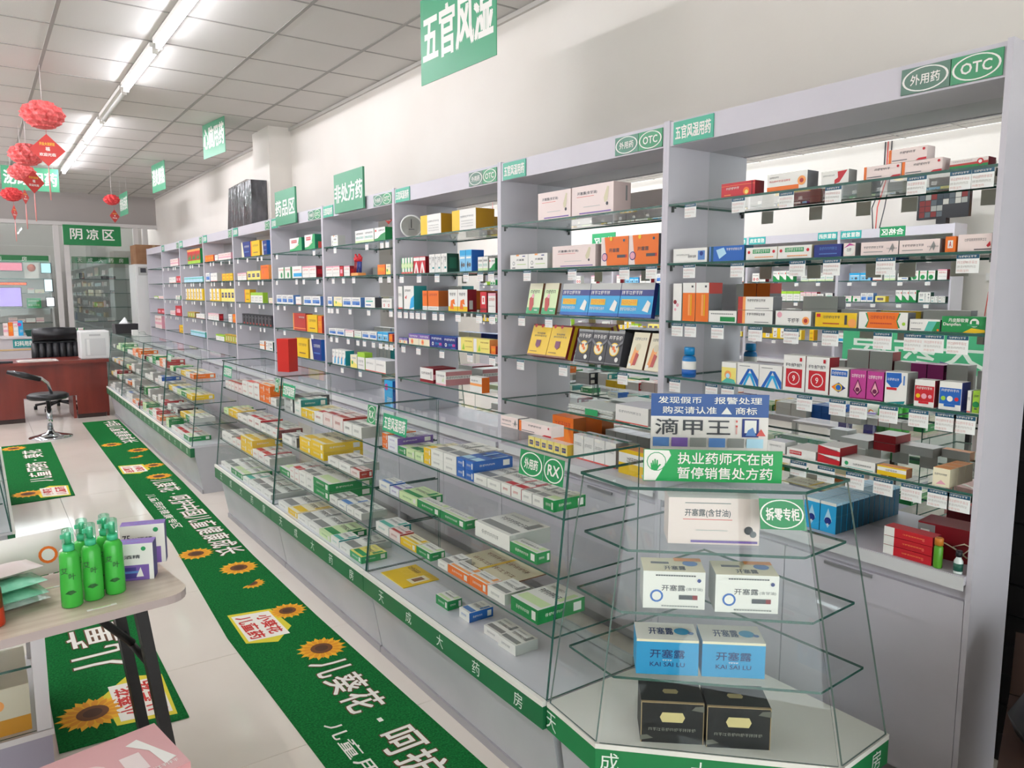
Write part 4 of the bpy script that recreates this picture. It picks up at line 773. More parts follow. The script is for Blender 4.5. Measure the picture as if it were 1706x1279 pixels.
kind('ccwhite', 'W', 'g', 'E', [('X', '开塞露', .3, .48, .68, .64, 'k'), ('X', '(含甘油)', .7, .49, .96, .58, 'A'), ('C', .22, .34, .17, 'B'), ('C', .22, .34, .12, 'W'), ('R', .58, .26, .88, .38, 'k'), ('R', .8, .26, .88, .38, 'D'), ('T', .3, .06, .9, .1, 14, 'A'), ('C', .9, .78, .05, 'N'), ('T', .2, .88, .85, .92, 16, 'k')], [], '', 'enema_box', [('R', .15, .55, .45, .7, 'q'), ('X', '开塞露', .35, .12, .7, .4, 'k'), ('C', .8, .6, .2, 'b'), ('R', .55, .75, 1, 1, 'o')])
kind('ccblue', '2397cc', 'C', 'W', [('R', 0, .93, 1, 1, 'E'), ('X', '开塞露', .22, .48, .78, .72, '15366e'), ('X', 'KAI SAI LU', .22, .24, .78, .36, '15366e'), ('T', .42, .4, .58, .44, 4, 'W')], [], '', 'enema_box', [('X', '开塞露', .22, .3, .62, .7, '15366e'), ('C', .76, .5, .2, 'C'), ('C', .9, .4, .08, 'b')])
kind('ccblack', '16181c', '1a1c20', '1d2226', [('R', 0, .98, 1, 1, 'b49a72'), ('R', 0, 0, .012, 1, 'b49a72'), ('R', .988, 0, 1, 1, 'b49a72'), ('P', [(.34, .52), (.66, .52), (.7, .64), (.66, .76), (.34, .76), (.3, .64)], 'd8c88e'), ('T', .12, .3, .88, .38, 11, '8f8f86'), ('P', [(0, .06), (.2, .12), (.1, .2), (0, .18)], '6a6a62'), ('P', [(.8, .84), (1, .8), (1, .95), (.86, .93)], '6a6a62')], [], '', 'gift_box', [('P', [(.4, .4), (.6, .4), (.63, .5), (.6, .6), (.4, .6), (.37, .5)], 'b8a878'), ('R', 0, 0, 1, .05, 'b49a72')])
ccput('ccpink', 1188, 907, CCZ[0], .235, .1, .125, 'pale pink enema carton on the top shelf of the corner cabinet')
ccput('ccwhite', 1122, 1014, CCZ[1], .158, .1, .1, 'white enema carton, farther of two on the corner cabinet second shelf')
ccput('ccwhite', 1243, 1021, CCZ[1], .158, .1, .1, 'white enema carton, nearer of two on the corner cabinet second shelf')
ccput('ccblue', 1111, 1124, CCZ[2], .158, .1, .095, 'blue KAI SAI LU carton, farther of two on the corner cabinet third shelf')
ccput('ccblue', 1221, 1129, CCZ[2], .158, .1, .095, 'blue KAI SAI LU carton, nearer of two on the corner cabinet third shelf')
ccput('ccblack', 1119, 1238, .37, .158, .11, .11, 'black gold-edged carton, farther of two on the corner cabinet floor')
ccput('ccblack', 1229, 1247, .37, .158, .11, .11, 'black gold-edged carton, nearer of two on the corner cabinet floor')
# notices standing on the corner cabinet
def notice(px0, px1, py, z, h, t, back, art, label, m):
    r0, r1 = ray(px0, py), ray(px1, py+4); A = r0*((z-H)/r0.z)+Vector((0, 0, H)); B = r1*((z-H)/r1.z)+Vector((0, 0, H))
    d = (B-A); wd = d.length; d.normalize(); n = Vector((d.y, -d.x, 0)); A = A-n*back
    o = obj('notice', MB().box(0, 0, 0, t, wd, h, m), None, tuple(A+Vector((0, 0, .0006))), (0, 0, math.atan2(d.y, d.x)-math.pi/2-math.pi))
    return o, wd, A, B, d, n
def stand_sign(px0, px1, py, z, h, back, bg, arts, label, foot=True):
    r0, r1 = ray(px0, py), ray(px1, py+5); A = r0*((z-H)/r0.z)+Vector((0, 0, H)); B = r1*((z-H)/r1.z)+Vector((0, 0, H))
    d = (B-A); wd = d.length; d.normalize(); n = Vector((d.y, -d.x, 0)); c = (A+B)/2-n*back
    rz = math.atan2(d.y, d.x)                         # local x along the sign, local -y to the front
    m = MB().box(-wd/2, 0, 0, wd/2, .004, h, pm(bg, .3)); art_on(m, arts, (-wd/2, 0, 0), (wd, 0, 0), (0, 0, h), wd/h)
    o = obj('counter_notice', m, None, (c.x, c.y, z+.0008), (0, 0, rz))
    if foot: obj('stand_foot', MB().box(-wd/2, .0042, 0, wd/2, .05, .003, pm('d8ddd8', .2)), o)
    return tag(o, label, 'sign')
hand = [(.055, .38), (.1, .36), (.115, .5), (.135, .62), (.12, .64), (.108, .56), (.106, .82), (.096, .82), (.092, .6), (.088, .86), (.078, .86), (.076, .6), (.07, .8), (.061, .79), (.062, .58), (.056, .7), (.048, .68), (.05, .5)]
hand = [(.055+(x-.055)*.9+.004, .34+(y-.36)*.72) for x, y in hand]
stand_sign(1071, 1301, 800, ZT, .085, -.005, '0f9e4e', [('P', [(.005, .02), (.09, .02), (.2, .82), (.185, .97), (.005, .99)], 'W'), ('C', .095, .62, .3, 'S'), ('C', .095, .62, .275, 'W'), ('P', hand, '0f9e4e'),
           ('X', '执业药师不在岗', .25, .56, .93, .92, 'W'), ('X', '暂停销售处方药', .25, .1, .93, .46, 'W')], 'low green notice with white hand symbol on the corner cabinet top')
stand_sign(1084, 1281, 775, ZT, .205, .03, '1c4f96', [('R', 0, 0, 1, .68, 'e9e2dc'), ('X', '发现假币', .06, .865, .43, .96, 'W'), ('X', '报警处理', .54, .865, .94, .96, 'W'), ('X', '购买请认准', .1, .72, .56, .82, 'W'), ('P', [(.6, .72), (.69, .72), (.645, .82)], 'W'), ('X', '商标', .72, .72, .9, .82, 'W'),
           ('X', '滴甲王', .04, .42, .68, .645, 'k'), ('R', .78, .40, .92, .66, 'N'), ('R', .8, .46, .9, .64, 'W'), ('P', [(.81, .42), (.9, .42), (.87, .54), (.83, .5)], 'b'), ('P', [(.9, .42), (.98, .42), (.94, .52)], 'r'), ('T', .725, .44, .745, .64, 1, 'r')]+[('R', .02+.16*q, .25, .16+.16*q, .38, 'bVAbAc'[q]) for q in range(6)],
           'taller blue and white notice with large black characters behind the green one')
# ------------------------------------------------------------------ single things on the nearest bays
def bottle(name, prof, mats, loc, label, cat='bottle', sx=1.0, seg=18):
    o = obj(name, MB().lathe(prof, mats, seg), None, loc); o.scale = (1, sx, 1); return tag(o, label, cat)
yb = y_on(1146, 2.24, ZS[3])
b = obj('lotion_bottle', MB().lathe([(.026, 0), (.028, .004), (.028, .07), (.024, .08), (.012, .085)], [pm('B'), pm('1f78b8', .3), pm('1f78b8', .3), pm('1f78b8', .3)], 20), None, (2.245, yb, ZS[3]+.0006)); b.scale = (.8, 1.05, 1)
obj('cap', MB().lathe([(.0215, .086), (.0215, .112), (.019, .116)], pm('1c88c4', .3), 20), b)
obj('label_wrap', MB().lathe([(.0284, .008), (.0284, .062)], pm('W'), 20).lathe([(.0287, .008), (.0287, .03)], pm('B'), 20), b)
tag(b, 'blue lotion bottle with white label on fourth shelf of nearest wall bay', 'bottle')
yb = y_on(1561, 2.203, .73)
b = obj('green_bottle', MB().lathe([(.011, 0), (.012, .003), (.012, .06), (.009, .066)], pm('5aa02c', .3), 16), None, (2.205, yb, .7306))
obj('cap', MB().lathe([(.0115, .0665), (.0115, .086), (.010, .088)], pm('c77a2a', .4), 16), b); tag(b, 'slim green bottle with amber cap beside the red cartons on the ledge', 'bottle')
yb = y_on(1595, 2.203, .73)
b = obj('oil_bottle', MB().lathe([(.011, 0), (.012, .003), (.012, .036), (.007, .045), (.006, .048)], pm('dfe6e2', .1), 16), None, (2.205, yb, .7306))
obj('cap', MB().lathe([(.0085, .0485), (.0085, .066)], pm('K'), 16), b); obj('label_wrap', MB().lathe([(.0123, .008), (.0123, .03)], pm('1f5a4a'), 16), b)
tag(b, 'tiny clear bottle with black cap at the near end of the ledge', 'bottle')
yb = y_on(1600, 2.3, .73)
b = obj('tied_box', carton(.16, .1, .1, 'D', '6a1018', 'D', [('R', 0, .1, .3, .95, 'A'), ('T', .03, .2, .27, .8, 1, 'W')]), None, (2.34, max(yb, 1.02), .7306), (0, 0, .1))
obj('string_bow', MB().tube([(-.053, .07, .06), (-.054, .0, .05), (-.055, -.05, .03), (-.057, -.07, .055), (-.055, -.05, .06), (-.054, -.02, .045), (-.055, -.06, .02)], .0022, pm('E'), 6), b)
tag(b, 'dark red box tied with pale string, on the ledge of nearest wall bay', 'medicine box')
# round dial thermometer leaning in the third bay
yd = 4.315
o = obj('dial_thermometer', MB().lathe([(.07, 0), (.072, .004), (.072, .012), (.064, .016), (.062, .012)], pm('e8e8e4', .3), 28, axis='x').lathe([(.0, .0125), (.062, .0125)], pm('c9c9c2'), 28, axis='x'), None, (2.28, yd, ZS[0]+.0735), (0, .12, math.radians(-125)))
obj('needle', MB().box(.0135, -.002, -.01, .0145, .002, .045, pm('K')).box(.0135, -.018, -.02, .0142, .018, -.016, pm('q')), o)
tag(o, 'round white dial thermometer leaning on the top shelf of third-nearest bay', 'thermometer')
# packet of red-tipped pens in the fourth bay
yp = y_on(594, 2.23, ZS[1])
pk = empty('stick_packet', (2.245, yp, ZS[1]+.0006))
obj('tray', MB().box(-.03, -.06, 0, .03, .06, .02, pm('o')), pk)
for i in range(7):
    obj('stick', MB().tube([(random.uniform(-.01, .01), -.05+i*.0165, .0205), (0, -.05+i*.0165, .1)], .0065, pm('N' if i < 4 else 'D'), 6).tube([(0, -.05+i*.0165, .1005), (0, -.05+i*.0165+.004*(i-3), .13+.012*(i % 3))], .0075, pm('R'), 6), pk)
tag(pk, 'packet of dark sticks with red tips on second shelf of fourth-nearest bay', 'packet')
# folded printed sheets on the low shelf of the second bay
ya, yb = y_on(948, 2.22, ZS[4]), y_on(1020, 2.22, ZS[4])
ps = empty('paper_stack', (2.30, (ya+yb)/2, ZS[4]+.0006), .05)
for i in range(7):
    w_ = (ya-yb)/2-.004*(i % 3); s_ = .004*((i*5) % 4)
    obj('sheet', MB().box(-.09+s_, -w_, i*.005, .09+s_, w_, i*.005+.0035, pm('e6e8e2' if i % 2 else 'd6dad2', .6)), ps, (0, 0, 0), (0, 0, .03*((i % 3)-1)))
obj('green_label', MB().box(-.0955, -.06, .002, -.0945, .02, .03, pm('S')), ps)
tag(ps, 'stack of folded white papers on fifth shelf of second-nearest bay', 'papers')
# speaker wrapped in grey plastic on top of the shelving
bx = MB(); rnd = random.Random(3)
n = 9
for a in range(n+1):
    pass
x0, x1, y0_, y1_, z0, z1 = 2.27, 2.425, 7.62, 8.50, 2.163, 2.66
WRAP = noisy('crumpled_film', '1b1b1e', '6a6a6e', 7, .16, 1.0, (1, 1, .5), bscale=16, spec=.7)
wb_ = obj('wrapped_speaker', MB().prism([(x0, y0_), (x1, y0_), (x1, y1_), (x0, y1_)], z0, z1-.06, WRAP, pts2=[(x0+.01, y0_+.02), (x1, y0_), (x1, y1_), (x0+.02, y1_-.03)]), None)
obj('film_peak', MB().poly([(x0+.01, y0_+.02, z1-.06), (x0+.02, y1_-.03, z1-.06), (x0+.09, (y0_+y1_)/2, z1)], WRAP).poly([(x1, y0_, z1-.06), (x0+.01, y0_+.02, z1-.06), (x0+.09, (y0_+y1_)/2, z1)], WRAP).poly([(x0+.02, y1_-.03, z1-.06), (x1, y1_, z1-.06), (x0+.09, (y0_+y1_)/2, z1)], WRAP).poly([(x1, y1_, z1-.06), (x1, y0_, z1-.06), (x0+.09, (y0_+y1_)/2, z1)], WRAP), wb_)
tag(wb_, 'tall black box wrapped in crumpled plastic film on top of the shelving', 'box')
o = put('slimyel', 2.215, 7.27, 2.156, .08, .03, .1, ''); WARES.pop(); o.location = (2.192, 7.2, 2.06); bpy.data.objects.remove(o)
# ------------------------------------------------------------------ fluorescent tubes on the ceiling
TUBE_ON = emis('lit_tube', 'f6f7ff', TUBE_POWER); TUBE_OFF = pm('d8d8d2', .3); TUBE_FILL = emis('lit_tube_fill_row', 'f6f7ff', TUBE_POWER*2.5)  # fill rows out of view glow stronger than the visible row
def tube(x, y0, lit, label):
    L = 1.17; u = empty('tube_lamp', (x, y0, ZC-.006))
    obj('housing', MB().box(-.034, 0, -.03, .034, L, 0, pm('dcd8d0', .4)), u)
    obj('tube', MB().lathe([(.016, .02), (.016, L-.02)], (TUBE_ON if x > 0 else TUBE_FILL) if lit else TUBE_OFF, 8, axis='y', cz=-.048), u)
    for yy in (0, L-.018): obj('end_cap', MB().box(-.018, yy, -.066, .018, yy+.018, -.0285, pm('e2ded6')), u)
    return tag(u, label, 'lamp', 'ceiling tube lamps')
ty = [4.2, 5.47, 6.72, 8.0, 9.24, 10.46]
for k, y in enumerate(ty):
    if y > 1: tube(1.06, y, k != 2, ['lit ', 'unlit '][k == 2]+f'ceiling tube lamp, {NTH[len(ty)-1-k]} from the far end of the row above the aisle')
    else: tube(1.06, y, True, f'lit ceiling tube lamp behind the viewer, {NTH[k]} from the shop front')
for k, y in enumerate((1.8, 3.1, 4.4, 5.7, 7.0, 8.3, 9.6, 10.9, 12.2)):  # unseen row, placed and powered to light the shelves and floor
    tube(-.7, y, True, f'lit ceiling tube lamp of the unseen second row, {NTH[k]} from the shop front')
for k, y in enumerate((3.1, 5.7, 7.0, 8.3, 9.6, 10.9, 12.2)):  # unseen row added to brighten the far end
    tube(-2.0, y, True, f'lit ceiling tube lamp of the added third row, {NTH[k]} from the shop front')
tube(.2, 14.7, True, 'added tube lamp hidden inside the cool room, over the white cabinet'); tube(1.8, 14.7, True, 'added tube lamp hidden inside the cool room, over the grey cabinet')  # lamps added out of view to brighten the cool room
# ------------------------------------------------------------------ green turf mats with prints
TURF = noisy('printed_turf', '0f5c2b', '1f8a40', 140, .9, .9, bscale=420, spec=.1, detail=3)
def mat_strip(pts_l, pts_r, label):
    m = MB(); n = len(pts_l)
    for i in range(n-1):
        a, b, c, d = pts_l[i], pts_r[i], pts_r[i+1], pts_l[i+1]; z = .006
        m.quad((*a, z), (*b, z), (*c, z), (*d, z), TURF)
        m.quad((*a, .0006), (*a, z), (*d, z), (*d, .0006), TURF); m.quad((*b, .0006), (*c, .0006), (*c, z), (*b, z), TURF)
    for i, f in ((0, 1), (n-1, 0)):
        a, b = pts_l[i], pts_r[i]; q = [(*a, .0006), (*b, .0006), (*b, .006), (*a, .006)]; m.poly(q if f else q[::-1], TURF)
    return tag(obj('turf_mat', m), label, 'mat')
r1 = mat_strip([(.82, 1.2), (.80, 3.3), (.87, 4.8), (.88, 6.3), (.91, 9.9)], [(1.245, 1.2), (1.205, 3.3), (1.205, 4.3), (1.25, 6.3), (1.285, 9.9)], 'long green turf mat with sunflowers running along the counters')
PETAL, HEART = pm('e6a91a', .8), pm('6a3d16', .8)
def sunflower(par, x, y, r, half=False, rz=0):
    m = MB(); N = 16; z = .0068
    for ring, (rr_, w_) in enumerate(((1, .16), (.86, .15))):
        for i in range(N):
            a = 2*math.pi*(i+.5*ring)/N
            if half and math.sin(a) < -.1: continue
            e = lambda q, t: (x+r*q*math.cos(t+rz), y+r*q*math.sin(t+rz), z+.0003*ring)
            m.poly([e(.4, a-.16), e(.75*rr_, a-w_), e(rr_, a), e(.75*rr_, a+w_), e(.4, a+.16)], PETAL if ring == 0 else pm('d98f14', .8))
    N2 = 18; cs = [(x+r*.44*math.cos(2*math.pi*i/N2), y+r*.44*math.sin(2*math.pi*i/N2), z+.001) for i in range(N2)]
    if half: cs = [c for c in cs if math.sin(math.atan2(c[1]-y, c[0]-x)-rz) > -.12]
    m.poly(cs, HEART); m.poly([(x+(c[0]-x)*.6, y+(c[1]-y)*.6, z+.0014) for c in cs], pm('4a2a10', .8))
    return obj('sunflower_print', m, par)
def floor_text(par, s, x, y, u, v, outline=True):
    """u: whole line vector, v: height vector; each character is a print of its own"""
    u, v = Vector((*u, 0)), Vector((*v, 0)); n = len(s); cell = u/n
    for k, c in enumerate(s):
        m = MB(); o_ = Vector((x, y, .0064))+cell*(k+.07)
        if c == '·':
            a, b = cell*.16, v*.12; q = o_+cell*.35+v*.42; m.poly([q, q+a, q+a+b, q+b], pm('e8e4da', .8)); obj('character_print', m, par); continue
        if outline: put_text(m, c, o_, cell*.88, v, pm('5a3a1e', .8), .04)
        put_text(m, c, o_+Vector((0, 0, .0004)), cell*.88, v, pm('e8e4da', .8), .012); obj('character_print', m, par)
def plate(par, cx, cy, sg, lines=('小葵花', '儿童药')):
    """yellow printed ticket with red characters; sg=+1 reads towards -Y with tops to +X"""
    m = MB(); U, V = Vector((0, -sg, 0)), Vector((sg, 0, 0)); c = Vector((cx, cy, .0066)); q = lambda a, b, z=0: c+U*a+V*b+Vector((0, 0, z))
    m.poly([q(-.2, -.09), q(.14, -.1), q(.2, .02), q(.08, .12), q(-.16, .1)], pm('d8c832', .8)); m.poly([q(-.17, -.08, .0004), q(.13, -.085, .0004), q(.15, .09, .0004), q(-.14, .085, .0004)], pm('ece6da', .8))
    put_text(m, lines[0], q(-.11, .015, .0008), U*.22, V*.06, pm('c03028', .8), .03); put_text(m, lines[1], q(-.14, -.07, .0008), U*.26, V*.065, pm('c03028', .8), .03)
    return obj('ticket_print', m, par)
S1 = '儿葵花·呵护中国儿童健康成长'
for k, (y, x) in enumerate(((2.86, 1.0), (6.52, 1.045), (10.05, 1.12))):
    if k < 2: floor_text(r1, S1, x, y, (0, -2.15), (.145, 0)); floor_text(r1, '儿童用药健康专区', x-.11, y-.45, (0, -1.0), (.055, 0), False)
    else: floor_text(r1, '中国儿童健康成长', x-.01, y-.22, (-.0, -1.55), (.14, 0))
for (x, y, r, h) in ((1.10, 2.96, .105, 0), (1.08, 4.13, .105, 0), (1.07, 3.86, .07, 1), (.94, 4.50, .10, 0), (1.11, 3.42, .09, 0), (1.13, 6.62, .105, 0), (1.17, 7.85, .1, 0), (1.1, 7.55, .07, 1), (1.0, 8.28, .1, 0), (1.17, 7.08, .09, 0)):
    sunflower(r1, x, y, r, bool(h), math.pi*1.2 if h else .3)
plate(r1, .95, 3.33, 1); plate(r1, 1.0, 7.02, 1)
r2 = mat_strip([(.1, 6.33), (.1, 8.8)], [(.505, 6.37), (.52, 8.8)], 'short green turf mat with sunflower before the desk')
floor_text(r2, '儿童用药·葵花', .41, 6.95, (0, 1.5), (-.15, 0)); sunflower(r2, .22, 6.6, .11); plate(r2, .39, 6.58, -1); sunflower(r2, .2, 8.62, .11)
r3 = mat_strip([(.12, 2.76), (.12, 4.9)], [(.52, 2.74), (.52, 4.9)], 'green turf mat with large sunflower under the folding table')
floor_text(r3, '儿童用药专区', .41, 3.28, (0, 1.5), (-.19, 0)); sunflower(r3, .24, 2.96, .12); plate(r3, .4, 2.98, -1)
# ------------------------------------------------------------------ signs and paper flowers hanging from the ceiling
def hang_sign(px, py, dist, wd, h, rz, s, label, two=True):
    c = at_dist(px, py, dist); o = obj('hanging_sign', MB().box(-.002, -wd/2, -h/2, .002, wd/2, h/2, pm('4f9f78', .35)), None, tuple(c), (0, 0, rz))
    m = MB(); put_text(m, s, (-.0026, wd*.46, -h*.26), (0, -wd*.92, 0), (0, 0, h*.56), pm('W'), .025); obj('lettering', m, o)
    for y in (-wd*.4, wd*.4):
        obj('string', MB().tube([(0, y, h/2), (0, y, ZC-.004-c.z)], .0015, pm('d8d8d8'), 5), o)
    return tag(o, label, 'sign', 'green signs hanging from the ceiling')
hang_sign(760, 44, 3.66, .60, .38, math.radians(2), '五官风湿', 'green hanging sign with four white characters, by the long wall')
hang_sign(356, 228, 8.0, .56, .345, math.radians(6), '心脑用药', 'green hanging sign reading heart and brain drugs, before the column')
hang_sign(264, 295, 10.6, .58, .34, math.radians(4), '消炎解热', 'narrow-looking green hanging sign beyond the heart drugs sign')
hang_sign(206, 340, 12.4, .56, .31, math.radians(2), '清热用药', 'small green hanging sign turned edge-on near the back wall')
hang_sign(51, 298, 11.6, .62, .29, math.radians(92), '泌尿用药', 'wide green hanging sign partly behind the red paper flowers')
PETR = [noisy('red_tissue', 'd04848', 'e87a78', 40, .7), noisy('red_tissue_deep', 'b4222a', 'd24a48', 40, .7)]
def paper_flower(px, py, dist, r, label, deep=False):
    c = at_dist(px, py, dist); u = empty('paper_flower', tuple(c))
    N = 44; mod = lambda a, z: 1+.10*math.sin(a*9+z*70)+.05*math.sin(a*20-z*120)
    obj('honeycomb_ball', MB().lathe([(r*.08, r*.62), (r*.5, r*.56), (r*.55, r*.44), (r*.82, r*.36), (r*.86, r*.22), (r, r*.1), (r*.93, 0), (r*.95, -r*.12), (r*.78, -r*.26), (r*.78, -r*.34), (r*.52, -r*.46), (r*.5, -r*.52), (r*.1, -r*.6)], PETR[1 if deep else 0], N, mod=mod, smooth=False), u).scale = (1, 1, 1.18)
    for i in range(11):
        a = 2*math.pi*i/11; rr_ = r*.55
        obj('petal', MB().poly([(rr_*math.cos(a), rr_*math.sin(a), r*.1), (r*.86*math.cos(a-.22), r*.86*math.sin(a-.22), -r*.12), (r*.96*math.cos(a), r*.96*math.sin(a), -r*.36), (r*.86*math.cos(a+.22), r*.86*math.sin(a+.22), -r*.12)], PETR[1]), u, (0, 0, r*.12))
    obj('string', MB().tube([(0, 0, r*.6), (0, 0, ZC-.004-c.z)], .0015, pm('e0d8d8'), 5), u)
    return tag(u, label, 'decoration', 'red paper flowers hanging from the ceiling')
def hang_card(px, py, dist, s, label, rz=0, tassel=True):
    c = at_dist(px, py, dist); u = empty('diamond_card', tuple(c), rz)      # faces -Y before turning
    obj('card', MB().prism([(-s, 0), (0, -s), (s, 0), (0, s)], -.0015, .0015, pm('c4413c', .6)), u, (0, 0, 0), (math.pi/2, 0, 0))
    m = MB(); put_text(m, '开业大吉好运', (-s*.42, -.0022, s*.28), (s*.84, 0, 0), (0, 0, s*.2), pm('e8b93a'), .02); put_text(m, '福', (-s*.1, -.0022, -s*.05), (s*.24, 0, 0), (0, 0, s*.24), pm('W'), .02); put_text(m, '欢迎光临', (-s*.45, -.0022, -s*.38), (s*.9, 0, 0), (0, 0, s*.2), pm('W'), .02); obj('card_print', m, u)
    obj('string', MB().tube([(0, 0, s), (0, 0, s+.034)], .0015, pm('c03030'), 5), u)
    if tassel: obj('tassel', MB().tube([(0, 0, -s), (0, 0, -s-.1), (0, 0, -s-.24)], [.002, .006, .004], pm('d88a86'), 6), u)
    return tag(u, label, 'decoration', 'red diamond cards under the paper flowers')
paper_flower(71, 192, 6.6, .135, 'large pale red paper flower hanging nearest above the aisle')
hang_card(79, 250, 6.6, .113, 'large red diamond card under the nearest paper flower', math.radians(-8))
paper_flower(44, 258, 8.0, .132, 'red paper flower half behind the large diamond card')
hang_card(56, 303, 8.0, .098, 'red diamond card with yellow print over the wide green sign', math.radians(30))
paper_flower(36, 287, 9.0, .115, 'red paper flower over the left end of the wide green sign')
hang_card(42, 328, 9.0, .07, 'small red diamond card below the wide green sign', math.radians(60))
paper_flower(20, 324, 10.5, .108, 'deep red paper flower below the wide green sign', True)
hang_card(24, 354, 10.5, .085, 'small red card hanging edge-on below the deep red flower', math.radians(68))
paper_flower(186, 333, 11.4, .095, 'deep red paper flower beside the edge-on green sign', True)
hang_card(191, 360, 11.4, .085, 'small red card before the back wall under the far flower', math.radians(40), False)
# ------------------------------------------------------------------ folding table in front and what stands on it
WOODT = noisy('table_woodgrain', 'c3b09c', 'd5c6b4', 5, .35, 0, (1, 9, 1))
TZ = .64; tx, tyy, tr = .46, 2.32, math.radians(7)
ft = empty('folding_table', (tx, tyy, 0), tr)       # origin under the rounded front corner; x runs to -1.5, y back to .42
def rcorner(x, y, r, a0):
    return [(x+r*math.cos(a0+i*math.pi/10), y+r*math.sin(a0+i*math.pi/10)) for i in range(6)]
R_ = .07
out = [(-1.5, -.03)]+rcorner(.0-R_, -.03+R_, R_, -math.pi/2)+rcorner(.0-R_, .40-R_, R_, 0)+[(-1.5, .40)]
obj('tabletop', MB().prism(out, TZ-.024, TZ, WOODT, pm('b9a8a4', .4)), ft)
LEG = pm('1e1b1c', .4)
for (x, yy, x2, y2) in ((-.13, .04, -.06, .01), (-.13, .33, -.06, .30)):
    m = MB(); s = .016
    for q in ((1,),):
        k = len(m.v)
        A, B = Vector((x, yy, TZ-.027)), Vector((x2, y2, 0.0008))
        m.v += [tuple(A+Vector(d)) for d in ((-s, -s, 0), (s, -s, 0), (s, s, 0), (-s, s, 0))]+[tuple(B+Vector(d)) for d in ((-s, -s, 0), (s, -s, 0), (s, s, 0), (-s, s, 0))]
        for f in ((0, 1, 2, 3), (7, 6, 5, 4), (4, 5, 1, 0), (5, 6, 2, 1), (6, 7, 3, 2), (7, 4, 0, 3)): m.f.append(tuple(k+i for i in f)); m.m.append(m.mi(LEG))
    obj('leg', m, ft)
    obj('leg', MB().box(-1.4, yy-.016, .0008, -1.37, yy+.016, TZ-.027, LEG), ft)
obj('crossbar', MB().tube([(-.11, .04, .42), (-.11, .33, .42)], .011, LEG, 8), ft)
obj('folding_stay', MB().tube([(-.3, .2, TZ-.028), (-.22, .2, .56), (-.112, .2, .43)], .012, LEG, 8), ft)
obj('hinge_bracket', MB().box(-.36, .17, TZ-.06, -.2, .23, TZ-.0245, LEG), ft)
tag(ft, 'folding table with pale woodgrain top and black metal legs', 'table')
def at_z(px, py, z):
    r = ray(px, py); t = (z-H)/r.z; return Vector((r.x*t, r.y*t, z))
GREENP, GREENC = pm('45b845', .25), glassy('green_cap_plastic', (.25, .85, .6, 1), .06)
GREENC = pm('4fc69a', .25)
def spray(px, py, label):
    u = empty('spray_bottle', (px, py, TZ+.0006), math.radians(-8)); u.scale = (1.02, 1.02, .88)
    b_ = obj('bottle_body', MB().lathe([(.024, 0), (.0268, .004), (.0265, .06), (.025, .13), (.0245, .165), (.019, .178), (.0135, .182)], GREENP, 20), u)
    obj('collar', MB().lathe([(.0145, .1825), (.0145, .2), (.011, .204)], GREENC, 16), u)
    obj('pump', MB().lathe([(.008, .2045), (.0085, .235), (.007, .24)], GREENC, 14).box(-.018, -.005, .222, .006, .005, .234, GREENC), u)
    obj('clear_cap', MB().lathe([(.0155, .2), (.0145, .25), (.012, .253)], glassy('clear_cap', (.72, .95, .86, 1), .06), 16), u)
    m = MB(); put_text(m, '艾', (-.02, -.028, .115), (.016, -.0, 0), (0, 0, .02), pm('1b5a22'), .01); put_text(m, '叶', (-.002, -.0285, .095), (.016, 0, 0), (0, 0, .02), pm('1b5a22'), .01)
    m.poly([(-.014, -.026, .05), (0, -.0285, .045), (.014, -.026, .052), (.006, -.0285, .06), (-.006, -.0285, .058)], pm('1f5f24')); obj('bottle_print', m, u)
    return tag(u, label, 'bottle', 'green spray bottles on the folding table')
for (x_, y_, lb) in ((.163, 2.375, 'green spray bottle in front, standing nearest the silver packets'), (.219, 2.396, 'green spray bottle in front, middle of the three'), (.277, 2.41, 'green spray bottle in front, beside the violet boxes'), (.205, 2.455, 'green spray bottle behind the middle one'), (.265, 2.47, 'green spray bottle behind, against the violet boxes')):
    spray(x_, y_, lb)
kind('alco', 'W', 'W', 'V', [('R', 0, 0, .9, .42, 'V'), ('R', .06, .06, .62, .36, '4a3f8a'), ('R', .2, .2, .7, .26, 'b'), ('X', '75', .05, .6, .22, .76, 'k'), ('X', '%酒精', .26, .6, .72, .7, 'k'), ('C', .8, .86, .06, 'S'), ('P', [(.62, .1), (.72, .36), (.78, .1)], 'W')], [('R', 0, 0, 1, 1, '4a3f8a')], '', 'wipes_box', [('T', .3, .4, .7, .6, 4, 'b')])
def tput(key, px, py, w, d, h, rz, label, cat='box'):
    c = at_z(px, py, TZ); o = obj(K[key][6], kmesh(key, w, d, h), None, (c.x, c.y, TZ+.0006), (0, 0, rz)); return tag(o, label, cat)
tput('alco', 222, 962, .13, .055, .115, math.radians(70), 'violet and white box of alcohol wipes, in front of its twin'); tput('alco', 242, 935, .13, .05, .13, math.radians(74), 'violet and white box of alcohol wipes, standing behind its twin')
FOIL = noisy('silver_foil', '9fb8a8', 'd8ded8', 14, .2, .5, bscale=30, spec=.7); GFOIL = noisy('green_foil', '3fa07a', '8fd0b0', 12, .25, .5, bscale=30)
